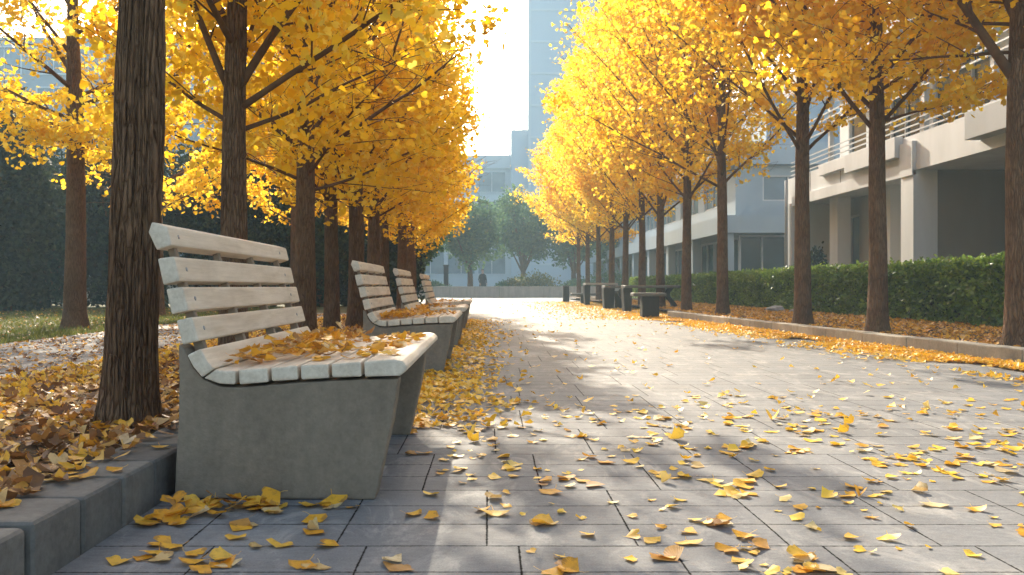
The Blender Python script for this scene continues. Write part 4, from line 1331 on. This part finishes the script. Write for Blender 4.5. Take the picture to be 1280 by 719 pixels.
# left bed litter
n = 15000; Y = 1.95 + rng2.random(n)**1.7*19; X = -3.25 + rng2.random(n)*2.09
Zb = np.array([bedz(a) for a in X]) + rng2.random(n)*.022
kk = (X < -1.27) | (rng2.random(n) < .5); X, Y, Zb = X[kk], Y[kk], Zb[kk]; n = len(X)
Zb = np.where(X > -1.29, .149, Zb)
tt = np.zeros(n, bool)
scatter('leaf_litter', np.stack([X,Y],1), Zb, rng2.uniform(.55,1.15,n), .30, 'litter', 'brown and golden leaf litter covering the left bed', 7)
n = 2600; Y = 2.6 + rng2.random(n)**1.4*14; X = -3.3 + np.abs(rng2.normal(0,.55,n))
scatter('leaf_litter', np.stack([X,Y],1), np.array([max(.0,bedz(a)) for a in X])+.02, rng2.uniform(.6,1.1,n), .3, 'litter_gold', 'golden leaf drift along the far edge of the left bed', 8)
# behind the benches, on the soil strip and side path
n = 5200; Y = 3 + rng2.random(n)**1.5*18; X = -5.8 + rng2.random(n)*2.7
scatter('fallen_leaves', np.stack([X,Y],1), np.zeros(n), rng2.uniform(.5,1.0,n), .2, 'litter', 'leaves strewn over the side path', 9)
n = 1500; Y = 9 + rng2.random(n)*16; X = -5.9 - rng2.random(n)*8
scatter('fallen_leaves', np.stack([X,Y],1), np.full(n,.02), rng2.uniform(.5,1.0,n), .3, 'litter', 'leaves strewn over the lawn', 12)
# right bed litter
n = 15000; Y = 5.5 + rng2.random(n)**1.3*28; X = 4.2 + rng2.random(n)*3.0
k = X > np.where(Y < 18.5, kx(Y)+.22, 4.3)
X, Y = X[k], Y[k]
scatter('leaf_litter', np.stack([X,Y],1), .118+rng2.random(len(X))*.02, rng2.uniform(.55,1.1,len(X)), .28, 'litter_orange', 'orange leaf litter between the right kerb and the hedge', 10)
# heaps on the farther benches
HX_ = []
for y0, m in ((2.72, 210), (6.7, 420), (9.6, 80), (13.6, 60)):
    x = -.88 + np.abs(rng2.normal(0,.2,m)); x = np.minimum(x, -.30); y = y0 + rng2.uniform(.1,1.5,m)
    HX_.append(np.stack([x,y,np.array([seat_z(a) for a in x])+rng2.random(m)*.035*(x < -.5)],1))
HX_ = np.concatenate(HX_)
scatter('leaf_heap', HX_[:,:2], HX_[:,2], rng2.uniform(.55,1.0,len(HX_)), .28, 'litter_orange', 'dry leaves heaped on the bench seats', 13)

# ------------------------------------------------------------------ light, air, camera
sd = SUN
sun = bpy.data.lights.new('sun', 'SUN'); sun.energy = 4.8; sun.angle = R(.55); sun.color = (1.0,.895,.72)
so = bpy.data.objects.new('sun', sun); COL.objects.link(so)
so.rotation_euler = (-sd).to_track_quat('-Z','Y').to_euler()
w = bpy.data.worlds.new('World'); scene.world = w; w.use_nodes = True
nt = w.node_tree; nt.nodes.clear()
sky = nt.nodes.new('ShaderNodeTexSky'); sky.sky_type = 'NISHITA'; sky.sun_disc = False
sky.sun_elevation = EL; sky.sun_rotation = AZ
sky.air_density = 1.0; sky.dust_density = 6.5; sky.ozone_density = .8
bg = nt.nodes.new('ShaderNodeBackground'); bg.inputs['Strength'].default_value = .15
wo = nt.nodes.new('ShaderNodeOutputWorld')
nt.links.new(sky.outputs[0], bg.inputs[0]); nt.links.new(bg.outputs[0], wo.inputs[0])

HAZE = .0025
hm = bpy.data.materials.new('haze_air'); hm.use_nodes = True
ht = hm.node_tree; ht.nodes.clear()
ho = ht.nodes.new('ShaderNodeOutputMaterial'); pv = ht.nodes.new('ShaderNodeVolumePrincipled')
pv.inputs['Color'].default_value = (.62,.86,1.0,1); pv.inputs['Density'].default_value = HAZE; pv.inputs['Anisotropy'].default_value = .0
ht.links.new(pv.outputs[0], ho.inputs['Volume'])
if HAZE > 0:
    mb = MB(); mb.box(-301,301,-301,301,-1.1,44)
    o = mb.build('haze', hm); tag(o, 'pale blue haze filling the air over the path', 'haze', kind='stuff')

cam = bpy.data.cameras.new('camera'); co = bpy.data.objects.new('camera', cam); COL.objects.link(co)
co.location = (0,0,H); co.rotation_euler = (PI/2,0,0)
cam.lens = 30; cam.sensor_width = 36; cam.sensor_fit = 'HORIZONTAL'
cam.shift_x = 28/1280; cam.shift_y = -1.5/1280
cam.clip_start = .05; cam.clip_end = 2000
cam.dof.use_dof = True; cam.dof.focus_distance = 3.4; cam.dof.aperture_fstop = 12.0
scene.camera = co
vs_ = scene.view_settings; vs_.view_transform = 'Standard'; vs_.look = 'None'; vs_.gamma = 1; vs_.use_curve_mapping = False
vs_.exposure = 1.40
scene.render.engine = 'CYCLES'
cy = scene.cycles
cy.use_denoising = True
cy.max_bounces = 8; cy.diffuse_bounces = 4; cy.transmission_bounces = 5; cy.glossy_bounces = 2; cy.volume_bounces = 1
cy.use_adaptive_sampling = True; cy.adaptive_threshold = .02
cy.sample_clamp_indirect = 8
cy.caustics_reflective = False; cy.caustics_refractive = False
